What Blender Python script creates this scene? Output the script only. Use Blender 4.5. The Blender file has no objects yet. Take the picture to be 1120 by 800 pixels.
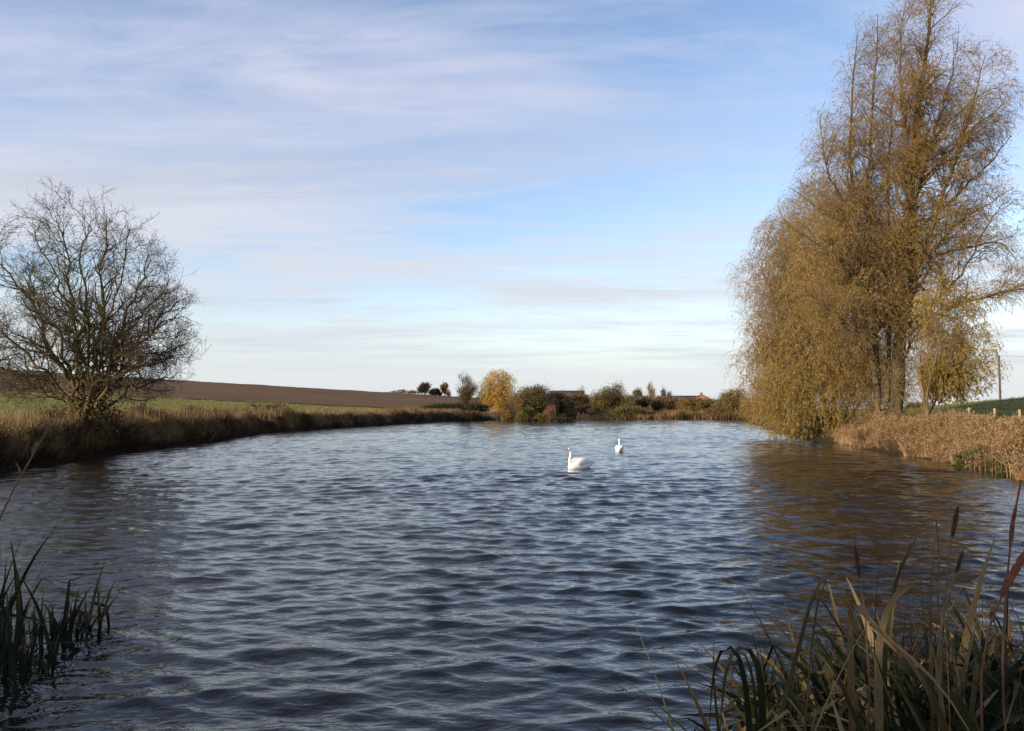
import bpy, math
import numpy as np
rng = np.random.default_rng(11)
C = bpy.context.scene.collection
R = math.radians
# ------------------------------------------------------------------ camera numbers
CAMZ, F, PITCH = 2.07, 871.0, math.atan(47/871)
def ray(px, py):
    x, y = (px-560)/F, (400-py)/F
    cp, sp = math.cos(PITCH), math.sin(PITCH)
    return np.array([x, cp-y*sp, sp+y*cp])
def at(px, py, Y):
    d = ray(px, py); return np.array([0, 0, CAMZ]) + d*(Y/d[1])
def onz(px, py, z=0.0):
    d = ray(px, py); return np.array([0, 0, CAMZ]) + d*((z-CAMZ)/d[2])

# ------------------------------------------------------------------ mesh helpers
def mesh(name, V, Fs, tone=None, smooth=False, attrs=None):
    """V (n,3); Fs list of (m,k) index arrays"""
    me = bpy.data.meshes.new(name)
    V = np.asarray(V, np.float32).reshape(-1, 3)
    if not isinstance(Fs, list): Fs = [Fs]
    Fs = [np.asarray(f, np.int32) for f in Fs if len(f)]
    loops = np.concatenate([f.ravel() for f in Fs])
    tot = np.concatenate([np.full(len(f), f.shape[1], np.int32) for f in Fs])
    start = np.concatenate([[0], np.cumsum(tot)[:-1]]).astype(np.int32)
    me.vertices.add(len(V)); me.vertices.foreach_set('co', V.ravel())
    me.loops.add(len(loops)); me.loops.foreach_set('vertex_index', loops)
    me.polygons.add(len(tot)); me.polygons.foreach_set('loop_start', start)
    me.polygons.foreach_set('loop_total', tot)
    if smooth: me.polygons.foreach_set('use_smooth', np.ones(len(tot), bool))
    a = dict(attrs or {})
    if tone is not None: a['tone'] = tone
    for k, v in a.items():
        at_ = me.attributes.new(k, 'FLOAT', 'POINT'); at_.data.foreach_set('value', np.asarray(v, np.float32))
    me.update(calc_edges=True)
    return me
class Acc:
    """collects pieces that become ONE mesh"""
    def __init__(s): s.V, s.F, s.T, s.n = [], [], [], 0
    def add(s, V, F, T=None):
        V = np.asarray(V, float).reshape(-1, 3)
        s.V.append(V)
        for f in (F if isinstance(F, list) else [F]): s.F.append(np.asarray(f, np.int64)+s.n)
        s.T.append(np.full(len(V), .5) if T is None else np.broadcast_to(T, (len(V),)))
        s.n += len(V); return s
    def obj(s, name, mat, parent=None, smooth=False, origin=None):
        V = np.concatenate(s.V)
        if origin is not None: V = V-np.asarray(origin)
        by = {}
        for f in s.F: by.setdefault(f.shape[1], []).append(f)
        me = mesh(name, V, [np.concatenate(v) for v in by.values()], np.concatenate(s.T), smooth)
        return link(name, me, mat, parent)
def link(name, me, mat, parent=None, loc=None):
    o = bpy.data.objects.new(name, me); C.objects.link(o)
    if mat is not None: me.materials.append(mat)
    if parent is not None: o.parent = parent
    if loc is not None: o.location = loc
    return o
def tag(o, label=None, cat=None, group=None, kind=None):
    if label: o['label'] = label
    if cat: o['category'] = cat
    if group: o['group'] = group
    if kind: o['kind'] = kind
    return o
def thing(name, label, cat, loc, group=None, rotz=0):
    o = bpy.data.objects.new(name, None); C.objects.link(o)
    o.location = loc; o.rotation_euler = (0, 0, rotz); o.empty_display_size = .2
    return tag(o, label, cat, group)
def nrm(a): return a/np.maximum(np.linalg.norm(a, axis=-1, keepdims=True), 1e-9)
def tubes(P, Rd, s=4):
    """n polylines (n,k,3), radii (n,k) -> tapered tubes"""
    n, k, _ = P.shape
    T = nrm(np.gradient(P, axis=1))
    ref = np.where(np.abs(T[:, :1, 2:3]) > .9, np.array([1., 0, 0]), np.array([0, 0, 1.]))
    ref = np.broadcast_to(ref, T.shape)
    A = nrm(np.cross(T, ref)); B = np.cross(T, A)
    th = np.arange(s)*2*np.pi/s
    V = P[:, :, None]+Rd[:, :, None, None]*(A[:, :, None]*np.cos(th)[None, None, :, None]+B[:, :, None]*np.sin(th)[None, None, :, None])
    i = np.arange(n)[:, None, None]*k*s; j = np.arange(k-1)[None, :, None]*s; q = np.arange(s)[None, None, :]; q2 = (q+1) % s
    F_ = np.stack(np.broadcast_arrays(i+j+q, i+j+q2, i+j+s+q2, i+j+s+q), -1).reshape(-1, 4)
    return V.reshape(-1, 3), F_
def ribbons(P, W, side):
    """n polylines (n,k,3), half widths (n,k), side vectors (n,3) or (n,k,3)"""
    n, k, _ = P.shape
    if side.ndim == 2: side = np.repeat(side[:, None], k, 1)
    V = np.stack([P-side*W[..., None], P+side*W[..., None]], 2)
    i = np.arange(n)[:, None]*k*2; j = np.arange(k-1)[None, :]*2
    b = i+j
    F_ = np.stack([b, b+1, b+3, b+2], -1).reshape(-1, 4)
    return V.reshape(-1, 3), F_
def vee(P, W, side, nor, fold=.35):
    """creased leaf: three verts per row, a shallow V section"""
    n, k, _ = P.shape
    V = np.stack([P-side*W[..., None]+nor*(W*fold)[..., None], P, P+side*W[..., None]+nor*(W*fold)[..., None]], 2)
    b = (np.arange(n)[:, None]*k*3+np.arange(k-1)[None, :]*3)
    F_ = np.concatenate([np.stack([b, b+1, b+4, b+3], -1).reshape(-1, 4), np.stack([b+1, b+2, b+5, b+4], -1).reshape(-1, 4)])
    return V.reshape(-1, 3), F_
def leaves(Pos, Dir, L, W):
    """diamond leaves: Pos (n,3), Dir unit (n,3), length, half width (n,)"""
    n = len(Pos)
    S = nrm(np.cross(Dir, rng.normal(size=(n, 3)))); N_ = np.cross(Dir, S)
    L = np.broadcast_to(L, (n,))[:, None]; W = np.broadcast_to(W, (n,))[:, None]
    V = np.stack([Pos, Pos+Dir*L*.45+S*W, Pos+Dir*L+N_*L*.12, Pos+Dir*L*.45-S*W], 1)
    return V.reshape(-1, 3), np.arange(n*4).reshape(-1, 4)
def boxm(c, s, rot=None):
    c = np.asarray(c, float); s = np.asarray(s, float)/2
    V = np.array([[x, y, z] for x in (-1, 1) for y in (-1, 1) for z in (-1, 1)])*s
    if rot is not None:
        cs, sn = math.cos(rot), math.sin(rot); V = V@np.array([[cs, sn, 0], [-sn, cs, 0], [0, 0, 1]])
    return V+c, np.array([[0, 1, 3, 2], [4, 6, 7, 5], [0, 4, 5, 1], [2, 3, 7, 6], [0, 2, 6, 4], [1, 5, 7, 3]])
def wob(x, y, s, seed=0):
    """cheap smooth noise about -1..1"""
    q = np.random.default_rng(seed); o = 0
    for i in range(6):
        a = q.uniform(0, 2*np.pi); f = s*q.uniform(.6, 2.2)
        o = o+np.sin((x*np.cos(a)+y*np.sin(a))*f+q.uniform(0, 6.28))
    return o/3.2

# ------------------------------------------------------------------ materials
def newmat(name):
    m = bpy.data.materials.new(name); m.use_nodes = True
    nt = m.node_tree; nt.nodes.clear()
    out = nt.nodes.new('ShaderNodeOutputMaterial')
    return m, nt, out
def N(nt, t, **kw):
    n = nt.nodes.new(t)
    for k, v in kw.items():
        if k in n.inputs: n.inputs[k].default_value = v
        else: setattr(n, k, v)
    return n
def ramp(nt, fac, stops):
    r = nt.nodes.new('ShaderNodeValToRGB'); e = r.color_ramp.elements
    while len(e) < len(stops): e.new(.5)
    for el, (p, c) in zip(e, stops): el.position = p; el.color = (*c, 1)
    nt.links.new(fac, r.inputs[0]); return r.outputs[0]
def mixc(nt, f, a, b, mode='MIX'):
    m = nt.nodes.new('ShaderNodeMix'); m.data_type = 'RGBA'; m.blend_type = mode
    for s, v in ((0, f), (6, a), (7, b)):
        if isinstance(v, (int, float)): m.inputs[s].default_value = v
        elif isinstance(v, tuple): m.inputs[s].default_value = (*v, 1)
        else: nt.links.new(v, m.inputs[s])
    return m.outputs[2]
def math_(nt, op, a, b=None, clamp=False):
    m = nt.nodes.new('ShaderNodeMath'); m.operation = op; m.use_clamp = clamp
    for s, v in ((0, a), (1, b)):
        if v is None: continue
        if isinstance(v, (int, float)): m.inputs[s].default_value = v
        else: nt.links.new(v, m.inputs[s])
    return m.outputs[0]
def noise(nt, scale, detail=4, rough=.55, vec=None, dist=0):
    n = N(nt, 'ShaderNodeTexNoise', Scale=scale, Detail=detail, Roughness=rough, Distortion=dist)
    if vec is None:
        g = nt.nodes.new('ShaderNodeNewGeometry'); vec = g.outputs['Position']
    nt.links.new(vec, n.inputs['Vector']); return n.outputs['Fac']
def foliage(name, stops, trans=.35, rough=.55, nscale=1.5, spec=.3, fleck=0):
    """colour runs over the per-leaf 'tone' attribute, shifted a little by a noise in space"""
    m, nt, out = newmat(name)
    a = N(nt, 'ShaderNodeAttribute', attribute_name='tone')
    t = math_(nt, 'ADD', a.outputs['Fac'], math_(nt, 'MULTIPLY', math_(nt, 'SUBTRACT', noise(nt, nscale, 3), .5), .45), True)
    if fleck:                                           # long fibres and brown spots
        g = nt.nodes.new('ShaderNodeTexCoord'); mp = N(nt, 'ShaderNodeMapping'); mp.inputs['Scale'].default_value = (1, 1, .06); nt.links.new(g.outputs['Object'], mp.inputs[0])
        fi = noise(nt, 420, 2, .6, mp.outputs[0]); sp_ = noise(nt, 55, 3, .6, g.outputs['Object'])
        t = math_(nt, 'ADD', t, math_(nt, 'MULTIPLY', math_(nt, 'SUBTRACT', fi, .5), fleck), True)
        t = math_(nt, 'ADD', t, math_(nt, 'MULTIPLY', math_(nt, 'MAXIMUM', math_(nt, 'SUBTRACT', sp_, .6), 0), 2.2), True)
    c = ramp(nt, t, stops)
    b = N(nt, 'ShaderNodeBsdfPrincipled', Roughness=rough); b.inputs['Specular IOR Level'].default_value = spec
    nt.links.new(c, b.inputs['Base Color'])
    if trans > 0:
        tr = nt.nodes.new('ShaderNodeBsdfTranslucent'); nt.links.new(c, tr.inputs[0])
        mx = nt.nodes.new('ShaderNodeMixShader'); mx.inputs[0].default_value = trans
        nt.links.new(b.outputs[0], mx.inputs[1]); nt.links.new(tr.outputs[0], mx.inputs[2]); nt.links.new(mx.outputs[0], out.inputs[0])
    else: nt.links.new(b.outputs[0], out.inputs[0])
    return m
def solid(name, c1, c2, scale=6, rough=.7, bump=0, stretch=None, spec=.3):
    m, nt, out = newmat(name)
    g = nt.nodes.new('ShaderNodeTexCoord'); v = g.outputs['Object']
    if stretch:
        mp = N(nt, 'ShaderNodeMapping'); mp.inputs['Scale'].default_value = stretch; nt.links.new(v, mp.inputs[0]); v = mp.outputs[0]
    f = noise(nt, scale, 6, .6, v)
    b = N(nt, 'ShaderNodeBsdfPrincipled', Roughness=rough); b.inputs['Specular IOR Level'].default_value = spec
    nt.links.new(ramp(nt, f, [(.3, c1), (.7, c2)]), b.inputs['Base Color'])
    if bump:
        bp = N(nt, 'ShaderNodeBump', Strength=.8, Distance=bump); nt.links.new(f, bp.inputs['Height']); nt.links.new(bp.outputs[0], b.inputs['Normal'])
    nt.links.new(b.outputs[0], out.inputs[0]); return m
M = {}
M['bark'] = solid('bark', (.045, .036, .024), (.13, .105, .062), 5, .9, .03, (1, 1, .25))
M['willow_bark'] = solid('willow_bark', (.075, .053, .03), (.2, .15, .072), 4, .9, .04, (1, 1, .2))
M['old_willow_bark'] = solid('old_willow_bark', (.045, .032, .02), (.13, .095, .05), 3, .95, .05, (1, 1, .2))
M['lichen_bark'] = solid('lichen_bark', (.042, .034, .016), (.15, .118, .046), 3, .9, .02, (1, 1, .4))
M['twig'] = foliage('twig', [(0, (.035, .026, .017)), (1, (.11, .078, .042))], 0, .85)
M['willow_twig'] = foliage('willow_twig', [(0, (.13, .08, .038)), (1, (.28, .17, .075))], 0, .8)
M['willow_leaf'] = foliage('willow_leaf', [(0, (.14, .105, .03)), (.45, (.31, .22, .055)), (.8, (.46, .32, .075)), (1, (.5, .42, .16))], .4)
M['top_leaf'] = foliage('top_leaf', [(0, (.17, .105, .045)), (.5, (.34, .215, .07)), (1, (.46, .33, .11))], .4)
M['bud'] = foliage('bud', [(0, (.06, .045, .02)), (1, (.14, .11, .04))], .2)
M['tan_grass'] = foliage('tan_grass', [(0, (.075, .042, .021)), (.35, (.2, .118, .05)), (.7, (.37, .24, .105)), (1, (.22, .18, .065))], .3, nscale=.35)
M['shaded_thatch'] = foliage('shaded_thatch', [(0, (.022, .014, .009)), (.6, (.06, .036, .02)), (1, (.12, .07, .038))], .15, nscale=.5)  # darker than tan_grass: shade of the bank face painted into the grass
M['green_grass'] = foliage('green_grass', [(0, (.075, .085, .018)), (.6, (.2, .19, .042)), (1, (.24, .18, .07))], .3, nscale=.4)
M['dry_reed'] = foliage('dry_reed', [(0, (.075, .042, .02)), (.4, (.23, .135, .055)), (.75, (.42, .27, .12)), (1, (.5, .36, .19))], .3, nscale=.5)
M['plume'] = foliage('plume', [(0, (.17, .095, .045)), (1, (.42, .28, .14))], .35, nscale=.6)
M['bramble'] = foliage('bramble', [(0, (.025, .03, .01)), (.5, (.06, .05, .018)), (1, (.13, .085, .03))], .25)
M['weed_leaf'] = foliage('weed_leaf', [(0, (.04, .045, .012)), (1, (.14, .12, .035))], .35)
M['brown_leaf'] = foliage('brown_leaf', [(0, (.07, .045, .02)), (.5, (.17, .11, .045)), (1, (.27, .18, .07))], .3)
M['olive_leaf'] = foliage('olive_leaf', [(0, (.05, .045, .017)), (.5, (.14, .11, .035)), (1, (.24, .175, .055))], .3)
M['amber_leaf'] = foliage('amber_leaf', [(0, (.11, .07, .024)), (.5, (.24, .145, .042)), (1, (.34, .21, .065))], .3)
M['dark_leaf'] = foliage('dark_leaf', [(0, (.02, .018, .012)), (.6, (.05, .038, .022)), (1, (.11, .07, .04))], .2)
M['rust_leaf'] = foliage('rust_leaf', [(0, (.1, .04, .025)), (.5, (.26, .11, .06)), (1, (.36, .2, .1))], .3)
M['yellow_leaf'] = foliage('yellow_leaf', [(0, (.3, .155, .018)), (.5, (.6, .37, .045)), (1, (.7, .48, .09))], .4)
M['green_leaf'] = foliage('green_leaf', [(0, (.04, .05, .012)), (.5, (.12, .12, .03)), (1, (.2, .17, .05))], .3)
M['pale_twig'] = foliage('pale_twig', [(0, (.2, .13, .07)), (1, (.34, .24, .14))], 0)
M['grey_twig'] = foliage('grey_twig', [(0, (.075, .055, .04)), (1, (.15, .12, .085))], 0)
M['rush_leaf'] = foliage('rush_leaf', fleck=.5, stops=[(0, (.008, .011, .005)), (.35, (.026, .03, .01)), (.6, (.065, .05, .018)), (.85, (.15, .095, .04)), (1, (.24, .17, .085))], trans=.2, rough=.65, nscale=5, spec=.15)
M['rush_stem'] = solid('rush_stem', (.1, .06, .03), (.2, .12, .06), 8, .6)
M['rush_stem_red_lit'] = solid('rush_stem_red_lit', (.1, .045, .025), (.19, .085, .045), 8, .6)  # warm sunlight painted into bulrush stems; the dock stalk is red itself
M['seed_head'] = solid('seed_head', (.03, .016, .01), (.085, .045, .025), 40, .95, .004)
M['seed_head_sunlit'] = solid('seed_head_sunlit', (.1, .035, .02), (.2, .075, .04), 40, .95, .004)  # reddened copy of seed_head, warm sunlight put into its colour
M['post'] = solid('post', (.24, .2, .11), (.4, .33, .18), 9, .85, .006, (1, 1, .2))
M['wire'] = solid('wire', (.16, .16, .16), (.25, .25, .25), 9, .5)
M['pole'] = solid('pole', (.06, .045, .035), (.12, .09, .07), 5, .9)
M['white'] = solid('white', (.76, .74, .68), (.84, .82, .78), 9, .75)
M['bill'] = solid('bill', (.5, .17, .03), (.65, .26, .05), 9, .5)
M['black'] = solid('black', (.012, .012, .012), (.03, .03, .03), 9, .5)
M['plank'] = solid('plank', (.34, .3, .25), (.5, .45, .37), 3, .85)
M['plank_pale'] = solid('plank_pale', (.6, .57, .5), (.74, .7, .62), 3, .8)
M['wall'] = solid('render_wall', (.4, .37, .32), (.5, .47, .41), 2, .9)
M['brick'] = solid('brick_wall', (.22, .1, .07), (.32, .16, .11), 4, .9)
M['red_tile'] = solid('red_tile', (.2, .07, .045), (.32, .12, .075), 3, .85)
M['slate'] = solid('slate', (.05, .055, .055), (.09, .095, .09), 2, .7)
M['brown_roof'] = solid('brown_roof', (.1, .065, .045), (.17, .11, .075), 2, .8)
M['glass'] = solid('glass', (.03, .035, .04), (.05, .055, .06), 2, .1, spec=.6)

# ------------------------------------------------------------------ land and water
def smooth_loop(p, k=7, seed=1, amp=.35):
    p = np.asarray(p, float); n = len(p); out = []
    for i in range(n):
        a, b, c, d = p[i-1], p[i], p[(i+1) % n], p[(i+2) % n]
        for t in np.arange(k)/k:
            out.append(.5*((2*b)+(c-a)*t+(2*a-5*b+4*c-d)*t*t+(3*b-3*c+d-a)*t**3))
    o = np.array(out); q = np.random.default_rng(seed)
    return o+q.normal(size=o.shape)*amp*np.minimum(1, np.linalg.norm(o, axis=1)/60)[:, None]
POND = smooth_loop([(-17.6, 27.5), (-17.6, 14), (-14, 6.5), (-9, 3.2), (-4.5, 1.9), (0, 1.5), (.75, 2.0), (.8, 3.6), (1.5, 4.7), (3.2, 5.0), (6.0, 5.6), (10.3, 9), (13.6, 16), (15.3, 24.5),
                    (16.8, 33), (18.7, 44), (20.4, 56), (23.5, 70), (29, 92), (36, 120), (43, 143), (46, 152), (36, 153), (24, 152), (12, 153), (0, 149), (-4.5, 146),
                    (-5.0, 137), (-9, 130), (-12.6, 119), (-17.4, 95), (-21.3, 74), (-20.6, 60), (-19.3, 50), (-18.6, 36)])
th_ = np.linspace(0, 2*np.pi, 14, endpoint=False)
ISLE = smooth_loop(np.stack([3.6+6.6*np.cos(th_), 138.5+6*np.sin(th_)], 1), 5, 3, .2)
def poly_sd(x, y, poly):
    x = np.asarray(x, float); y = np.asarray(y, float)
    best = np.full(x.shape, 1e18); ins = np.zeros(x.shape, bool)
    for (ax, ay), (bx, by) in zip(poly, np.roll(poly, -1, 0)):
        ex, ey = bx-ax, by-ay; wx, wy = x-ax, y-ay
        t = np.clip((wx*ex+wy*ey)/max(ex*ex+ey*ey, 1e-12), 0, 1)
        best = np.minimum(best, (wx-ex*t)**2+(wy-ey*t)**2)
        c = ((ay <= y) & (by > y)) | ((by <= y) & (ay > y))
        with np.errstate(divide='ignore', invalid='ignore'):
            ins ^= c & (x < ax+(y-ay)/(by-ay if by != ay else 1e-12)*ex)
    return np.where(ins, -1, 1)*np.sqrt(best)
def shore(x, y): return np.maximum(poly_sd(x, y, POND), -poly_sd(x, y, ISLE))   # >0 on land
def sst(a, b, t):
    t = np.clip((t-a)/(b-a), 0, 1); return t*t*(3-2*t)
def smax(a, b, k): return .5*(a+b+np.sqrt((a-b)**2+k*k))
def land(x, y, sd=None):
    x = np.asarray(x, float); y = np.asarray(y, float)
    if sd is None: sd = shore(x, y)
    left = sst(-2, -12, x)*sst(4, 24, y); far = sst(100, 140, y)*sst(-12, -2, x)
    top = .42+.72*left+.38*(1-left)*sst(8, 20, x)*(1-far)+.1*far
    wdt = 1.0+.9*(1-left)
    bank = top*sst(-.15, 1, sd/wdt)
    plane = -4.55-.0598*np.clip(x, -260, 150)+.0337*np.clip(y, -20, 290)
    plane = np.where(y > 290, plane-.012*(np.minimum(y, 900)-290), plane)
    rise = smax(plane-1.2, 0, 1.0)-.1
    hl = rise*sst(2, 16, sd)*sst(15, 60, y)
    hr = 3.0*sst(30, 52, y-.25*(x-25))*sst(22, 58, x)*sst(112, 68, y)+.5*sst(40, 80, x)*sst(30, 60, y)
    h = bank+hl+hr*sst(1, 6, sd)+.12*wob(x, y, .25, 5)*sst(.5, 4, sd)+.05*wob(x, y, 1.1, 6)*sst(.2, 2, sd)
    bed = -np.clip(-sd*.45, 0, 1.3)
    return np.where(sd > -.15, h-.03, bed-.03)
def polar(angs, rs):
    A, Rr = np.meshgrid(angs, rs, indexing='xy')
    return Rr*np.sin(A), Rr*np.cos(A)
def gridfaces(nr, na):
    i = np.arange(nr-1)[:, None]*na+np.arange(na-1)[None, :]
    return np.stack([i, i+1, i+na+1, i+na], -1).reshape(-1, 4)
angs = R(1)*np.concatenate([np.linspace(-180, -48, 60, endpoint=False), np.linspace(-48, 48, 480, endpoint=False), np.linspace(48, 180, 61)])
rs = np.concatenate([[0.02], np.geomspace(.4, 2600, 430)])
X, Y = polar(angs, rs); sdg = shore(X, Y); Z = land(X, Y, sdg)
tan = np.clip(sst(9, 3, sdg)*.8+.2*wob(X, Y, .1, 9), 0, 1)*sst(-.1, .2, sdg)
soil = sst(1.5, .7, sdg+.25*wob(X, Y, 1.5, 4))
edge_y = 150+.28*(np.clip(X, -250, 60)+44)           # lower edge of the ploughed land
def ground_mat():
    m, nt, out = newmat('pasture')
    n1 = noise(nt, .6, 8, .65); n2 = noise(nt, 7, 6, .7)
    grass = ramp(nt, n1, [(.3, (.1, .11, .025)), (.55, (.18, .175, .042)), (.75, (.24, .2, .07))])
    dry = ramp(nt, n2, [(.25, (.1, .065, .03)), (.75, (.3, .21, .1))])
    mud = ramp(nt, n2, [(.3, (.02, .014, .009)), (.7, (.06, .043, .026))])
    a = N(nt, 'ShaderNodeAttribute', attribute_name='dry'); s = N(nt, 'ShaderNodeAttribute', attribute_name='soil')
    c = mixc(nt, s.outputs['Fac'], mixc(nt, a.outputs['Fac'], grass, dry), mud)
    b = N(nt, 'ShaderNodeBsdfPrincipled', Roughness=.95); b.inputs['Specular IOR Level'].default_value = .1
    nt.links.new(c, b.inputs['Base Color'])
    bp = N(nt, 'ShaderNodeBump', Strength=1, Distance=.12); nt.links.new(n2, bp.inputs['Height']); nt.links.new(bp.outputs[0], b.inputs['Normal'])
    nt.links.new(b.outputs[0], out.inputs[0]); return m
tag(link('ground', mesh('ground', np.stack([X, Y, Z], -1), gridfaces(len(rs), len(angs)), smooth=True, attrs={'dry': tan.ravel(), 'soil': soil.ravel()}), ground_mat()), kind='structure')
# ploughed field: its own sheet a few centimetres above the pasture
def plough_mat():
    m, nt, out = newmat('ploughed_soil')
    g = nt.nodes.new('ShaderNodeNewGeometry')
    mp = N(nt, 'ShaderNodeMapping'); mp.inputs['Rotation'].default_value = (0, 0, R(-14)); nt.links.new(g.outputs['Position'], mp.inputs[0])
    w = N(nt, 'ShaderNodeTexWave', Scale=.3, Distortion=2.0, Detail=2); w.bands_direction = 'Y'; nt.links.new(mp.outputs[0], w.inputs['Vector'])
    n1 = noise(nt, .03, 5, .6); n2 = noise(nt, 1.2, 8, .75)
    f = math_(nt, 'ADD', math_(nt, 'MULTIPLY', n2, .6), math_(nt, 'ADD', math_(nt, 'MULTIPLY', n1, .35), math_(nt, 'MULTIPLY', w.outputs['Fac'], .2)))
    b = N(nt, 'ShaderNodeBsdfPrincipled', Roughness=.95); b.inputs['Specular IOR Level'].default_value = .1
    nt.links.new(ramp(nt, f, [(.3, (.05, .028, .015)), (.55, (.115, .068, .036)), (.8, (.2, .125, .07))]), b.inputs['Base Color'])
    bp = N(nt, 'ShaderNodeBump', Strength=1, Distance=.3); nt.links.new(f, bp.inputs['Height']); nt.links.new(bp.outputs[0], b.inputs['Normal'])
    nt.links.new(b.outputs[0], out.inputs[0]); return m
fx = np.linspace(-330, 60, 240); fv = np.linspace(0, 1, 120)**1.6
GX, GV = np.meshgrid(fx, fv); e0 = 150+.28*(np.clip(GX, -250, 60)+44)+1.2*wob(GX, GX*0, .05, 8); GY = e0+GV*(420-e0)
GZ = land(GX, GY)+.12
tag(link('ploughed_field', mesh('ploughed_field', np.stack([GX, GY, GZ], -1), gridfaces(120, 240), smooth=True), plough_mat()), kind='structure')

# water with real waves (sum of many wind waves, sharpened crests) plus a fine ripple bump
wa = R(1)*np.concatenate([np.linspace(-89, -37, 50, endpoint=False), np.linspace(-37, 37, 400, endpoint=False), np.linspace(37, 89, 51)])
wr = np.geomspace(1.2, 175, 1500)
WX, WY = polar(wa, wr); wsd = shore(WX, WY)
step = np.maximum(wr*math.log(wr[1]/wr[0]), wr*R(74/400)*.4)[:, None]
hz = np.zeros_like(WX); dx = np.zeros_like(WX); dy = np.zeros_like(WX)
q = np.random.default_rng(5)
patch = np.clip(.92+.5*wob(WX*.6, WY, .11, 21)+.15*wob(WX*.6, WY, .45, 22), .35, 1.5)
for i in range(110):
    lam = .16*(1.7/.16)**q.uniform(0, 1)
    a = R(-97)+q.normal()*R(24)                       # wind from far bank towards the viewer
    k = 2*np.pi/lam
    st = .0255*np.exp(-(math.log(lam/.42)/1.0)**2*.5)
    am = st/k*q.uniform(.5, 1.5)*sst(1.5, 3.2, lam/step)
    ph = k*(WX*math.cos(a)+WY*math.sin(a))+q.uniform(0, 6.28)
    hz += am*np.cos(ph); s_ = am*np.sin(ph)*.95; dx -= s_*math.cos(a); dy -= s_*math.sin(a)
calm = sst(.2, -1.5, wsd)*patch
WZ = hz*calm; wf = gridfaces(len(wr), len(wa)); keep = (wsd.ravel()[wf] < .9).any(1)
def water_mat():
    m, nt, out = newmat('pond_water')
    g = nt.nodes.new('ShaderNodeNewGeometry')
    def rip(sc, sx, det):
        mp = N(nt, 'ShaderNodeMapping'); mp.inputs['Scale'].default_value = (sx, 1, 1); mp.inputs['Rotation'].default_value = (0, 0, R(-6)); nt.links.new(g.outputs['Position'], mp.inputs[0])
        return noise(nt, sc, det, .55, mp.outputs[0], .4)
    b = N(nt, 'ShaderNodeBsdfPrincipled', Roughness=.035, IOR=1.333); b.inputs['Base Color'].default_value = (.011, .0105, .0095, 1)
    b1 = N(nt, 'ShaderNodeBump', Strength=1, Distance=.04); nt.links.new(rip(1.8, .45, 3), b1.inputs['Height'])
    b2 = N(nt, 'ShaderNodeBump', Strength=1, Distance=.012); nt.links.new(rip(9, .6, 2), b2.inputs['Height']); nt.links.new(b1.outputs[0], b2.inputs['Normal'])
    nt.links.new(b2.outputs[0], b.inputs['Normal']); nt.links.new(b.outputs[0], out.inputs[0]); return m
tag(link('water', mesh('water', np.stack([WX+dx*calm, WY+dy*calm, WZ], -1), wf[keep], smooth=True), water_mat()), kind='structure')

# ------------------------------------------------------------------ trees
def grow(P, Rd, n, t0, t1, L, ang, k, up, wig, rr, fall=.4, rmin=.004, tipr=.3, hang=0, w=None):
    """n side shoots on polylines P; up pulls towards +z all along, hang pulls down more and more"""
    Nn, K, _ = P.shape
    if w is None:
        ln = np.linalg.norm(np.diff(P, axis=1), axis=2).sum(1); w = ln/ln.sum()
    idx = rng.choice(Nn, n, p=w); t = rng.uniform(t0, t1, n)
    f = np.minimum(t*(K-1), K-1.001); i = f.astype(int); fr = (f-i)[:, None]
    pos = P[idx, i]*(1-fr)+P[idx, i+1]*fr; T = nrm(P[idx, i+1]-P[idx, i])
    r0 = np.maximum((Rd[idx, i]*(1-fr[:, 0])+Rd[idx, i+1]*fr[:, 0])*rr*rng.uniform(.7, 1.1, n), rmin)
    pr = nrm(np.cross(T, rng.normal(size=(n, 3)))); a = np.radians(rng.normal(ang, ang*.25, n))[:, None]
    d = T*np.cos(a)+pr*np.sin(a)
    ll = L*(1-fall*t)*rng.uniform(.6, 1.25, n); st = (ll/(k-1))[:, None]
    out = [pos]; rad = [r0]
    for j in range(1, k):
        d = nrm(d+np.array([0, 0, 1.])*(up-hang*j/(k-1))*st/np.maximum(L/(k-1), .01)+rng.normal(size=(n, 3))*wig)
        pos = pos+d*st; out.append(pos); rad.append(np.maximum(r0*(1-(1-tipr)*j/(k-1)), rmin*.7))
    return np.stack(out, 1), np.stack(rad, 1)
def stem(pts, r0, r1, k=14, wig=.0, pw=1.0):
    pts = np.asarray(pts, float); s = np.concatenate([[0], np.cumsum(np.linalg.norm(np.diff(pts, axis=0), axis=1))]); s /= s[-1]
    t = np.linspace(0, 1, k); P = np.stack([np.interp(t, s, pts[:, j]) for j in range(3)], 1)
    for _ in range(2): P[1:-1] = (P[:-2]+2*P[1:-1]+P[2:])/4
    P[1:-1] += rng.normal(size=(k-2, 3))*wig
    return P, r0+(r1-r0)*t**pw
def inside(P, prof, cx, cy, ydep, soft=.12):
    """prof rows (z, xmin, xmax): an elliptic section at each height"""
    z = P[..., 2]; pr = np.asarray(prof, float); a = np.interp(z, pr[:, 0], pr[:, 1]); b = np.interp(z, pr[:, 0], pr[:, 2])
    c = (a+b)/2; h = np.maximum((b-a)/2, .05)
    e = ((P[..., 0]-c)/h)**2+((P[..., 1]-cy)/(h*ydep))**2
    return (e < (1+rng.normal(size=e.shape)*soft)) & (z < pr[-1, 0]+.2) & (z > pr[0, 0]-.3)
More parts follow.
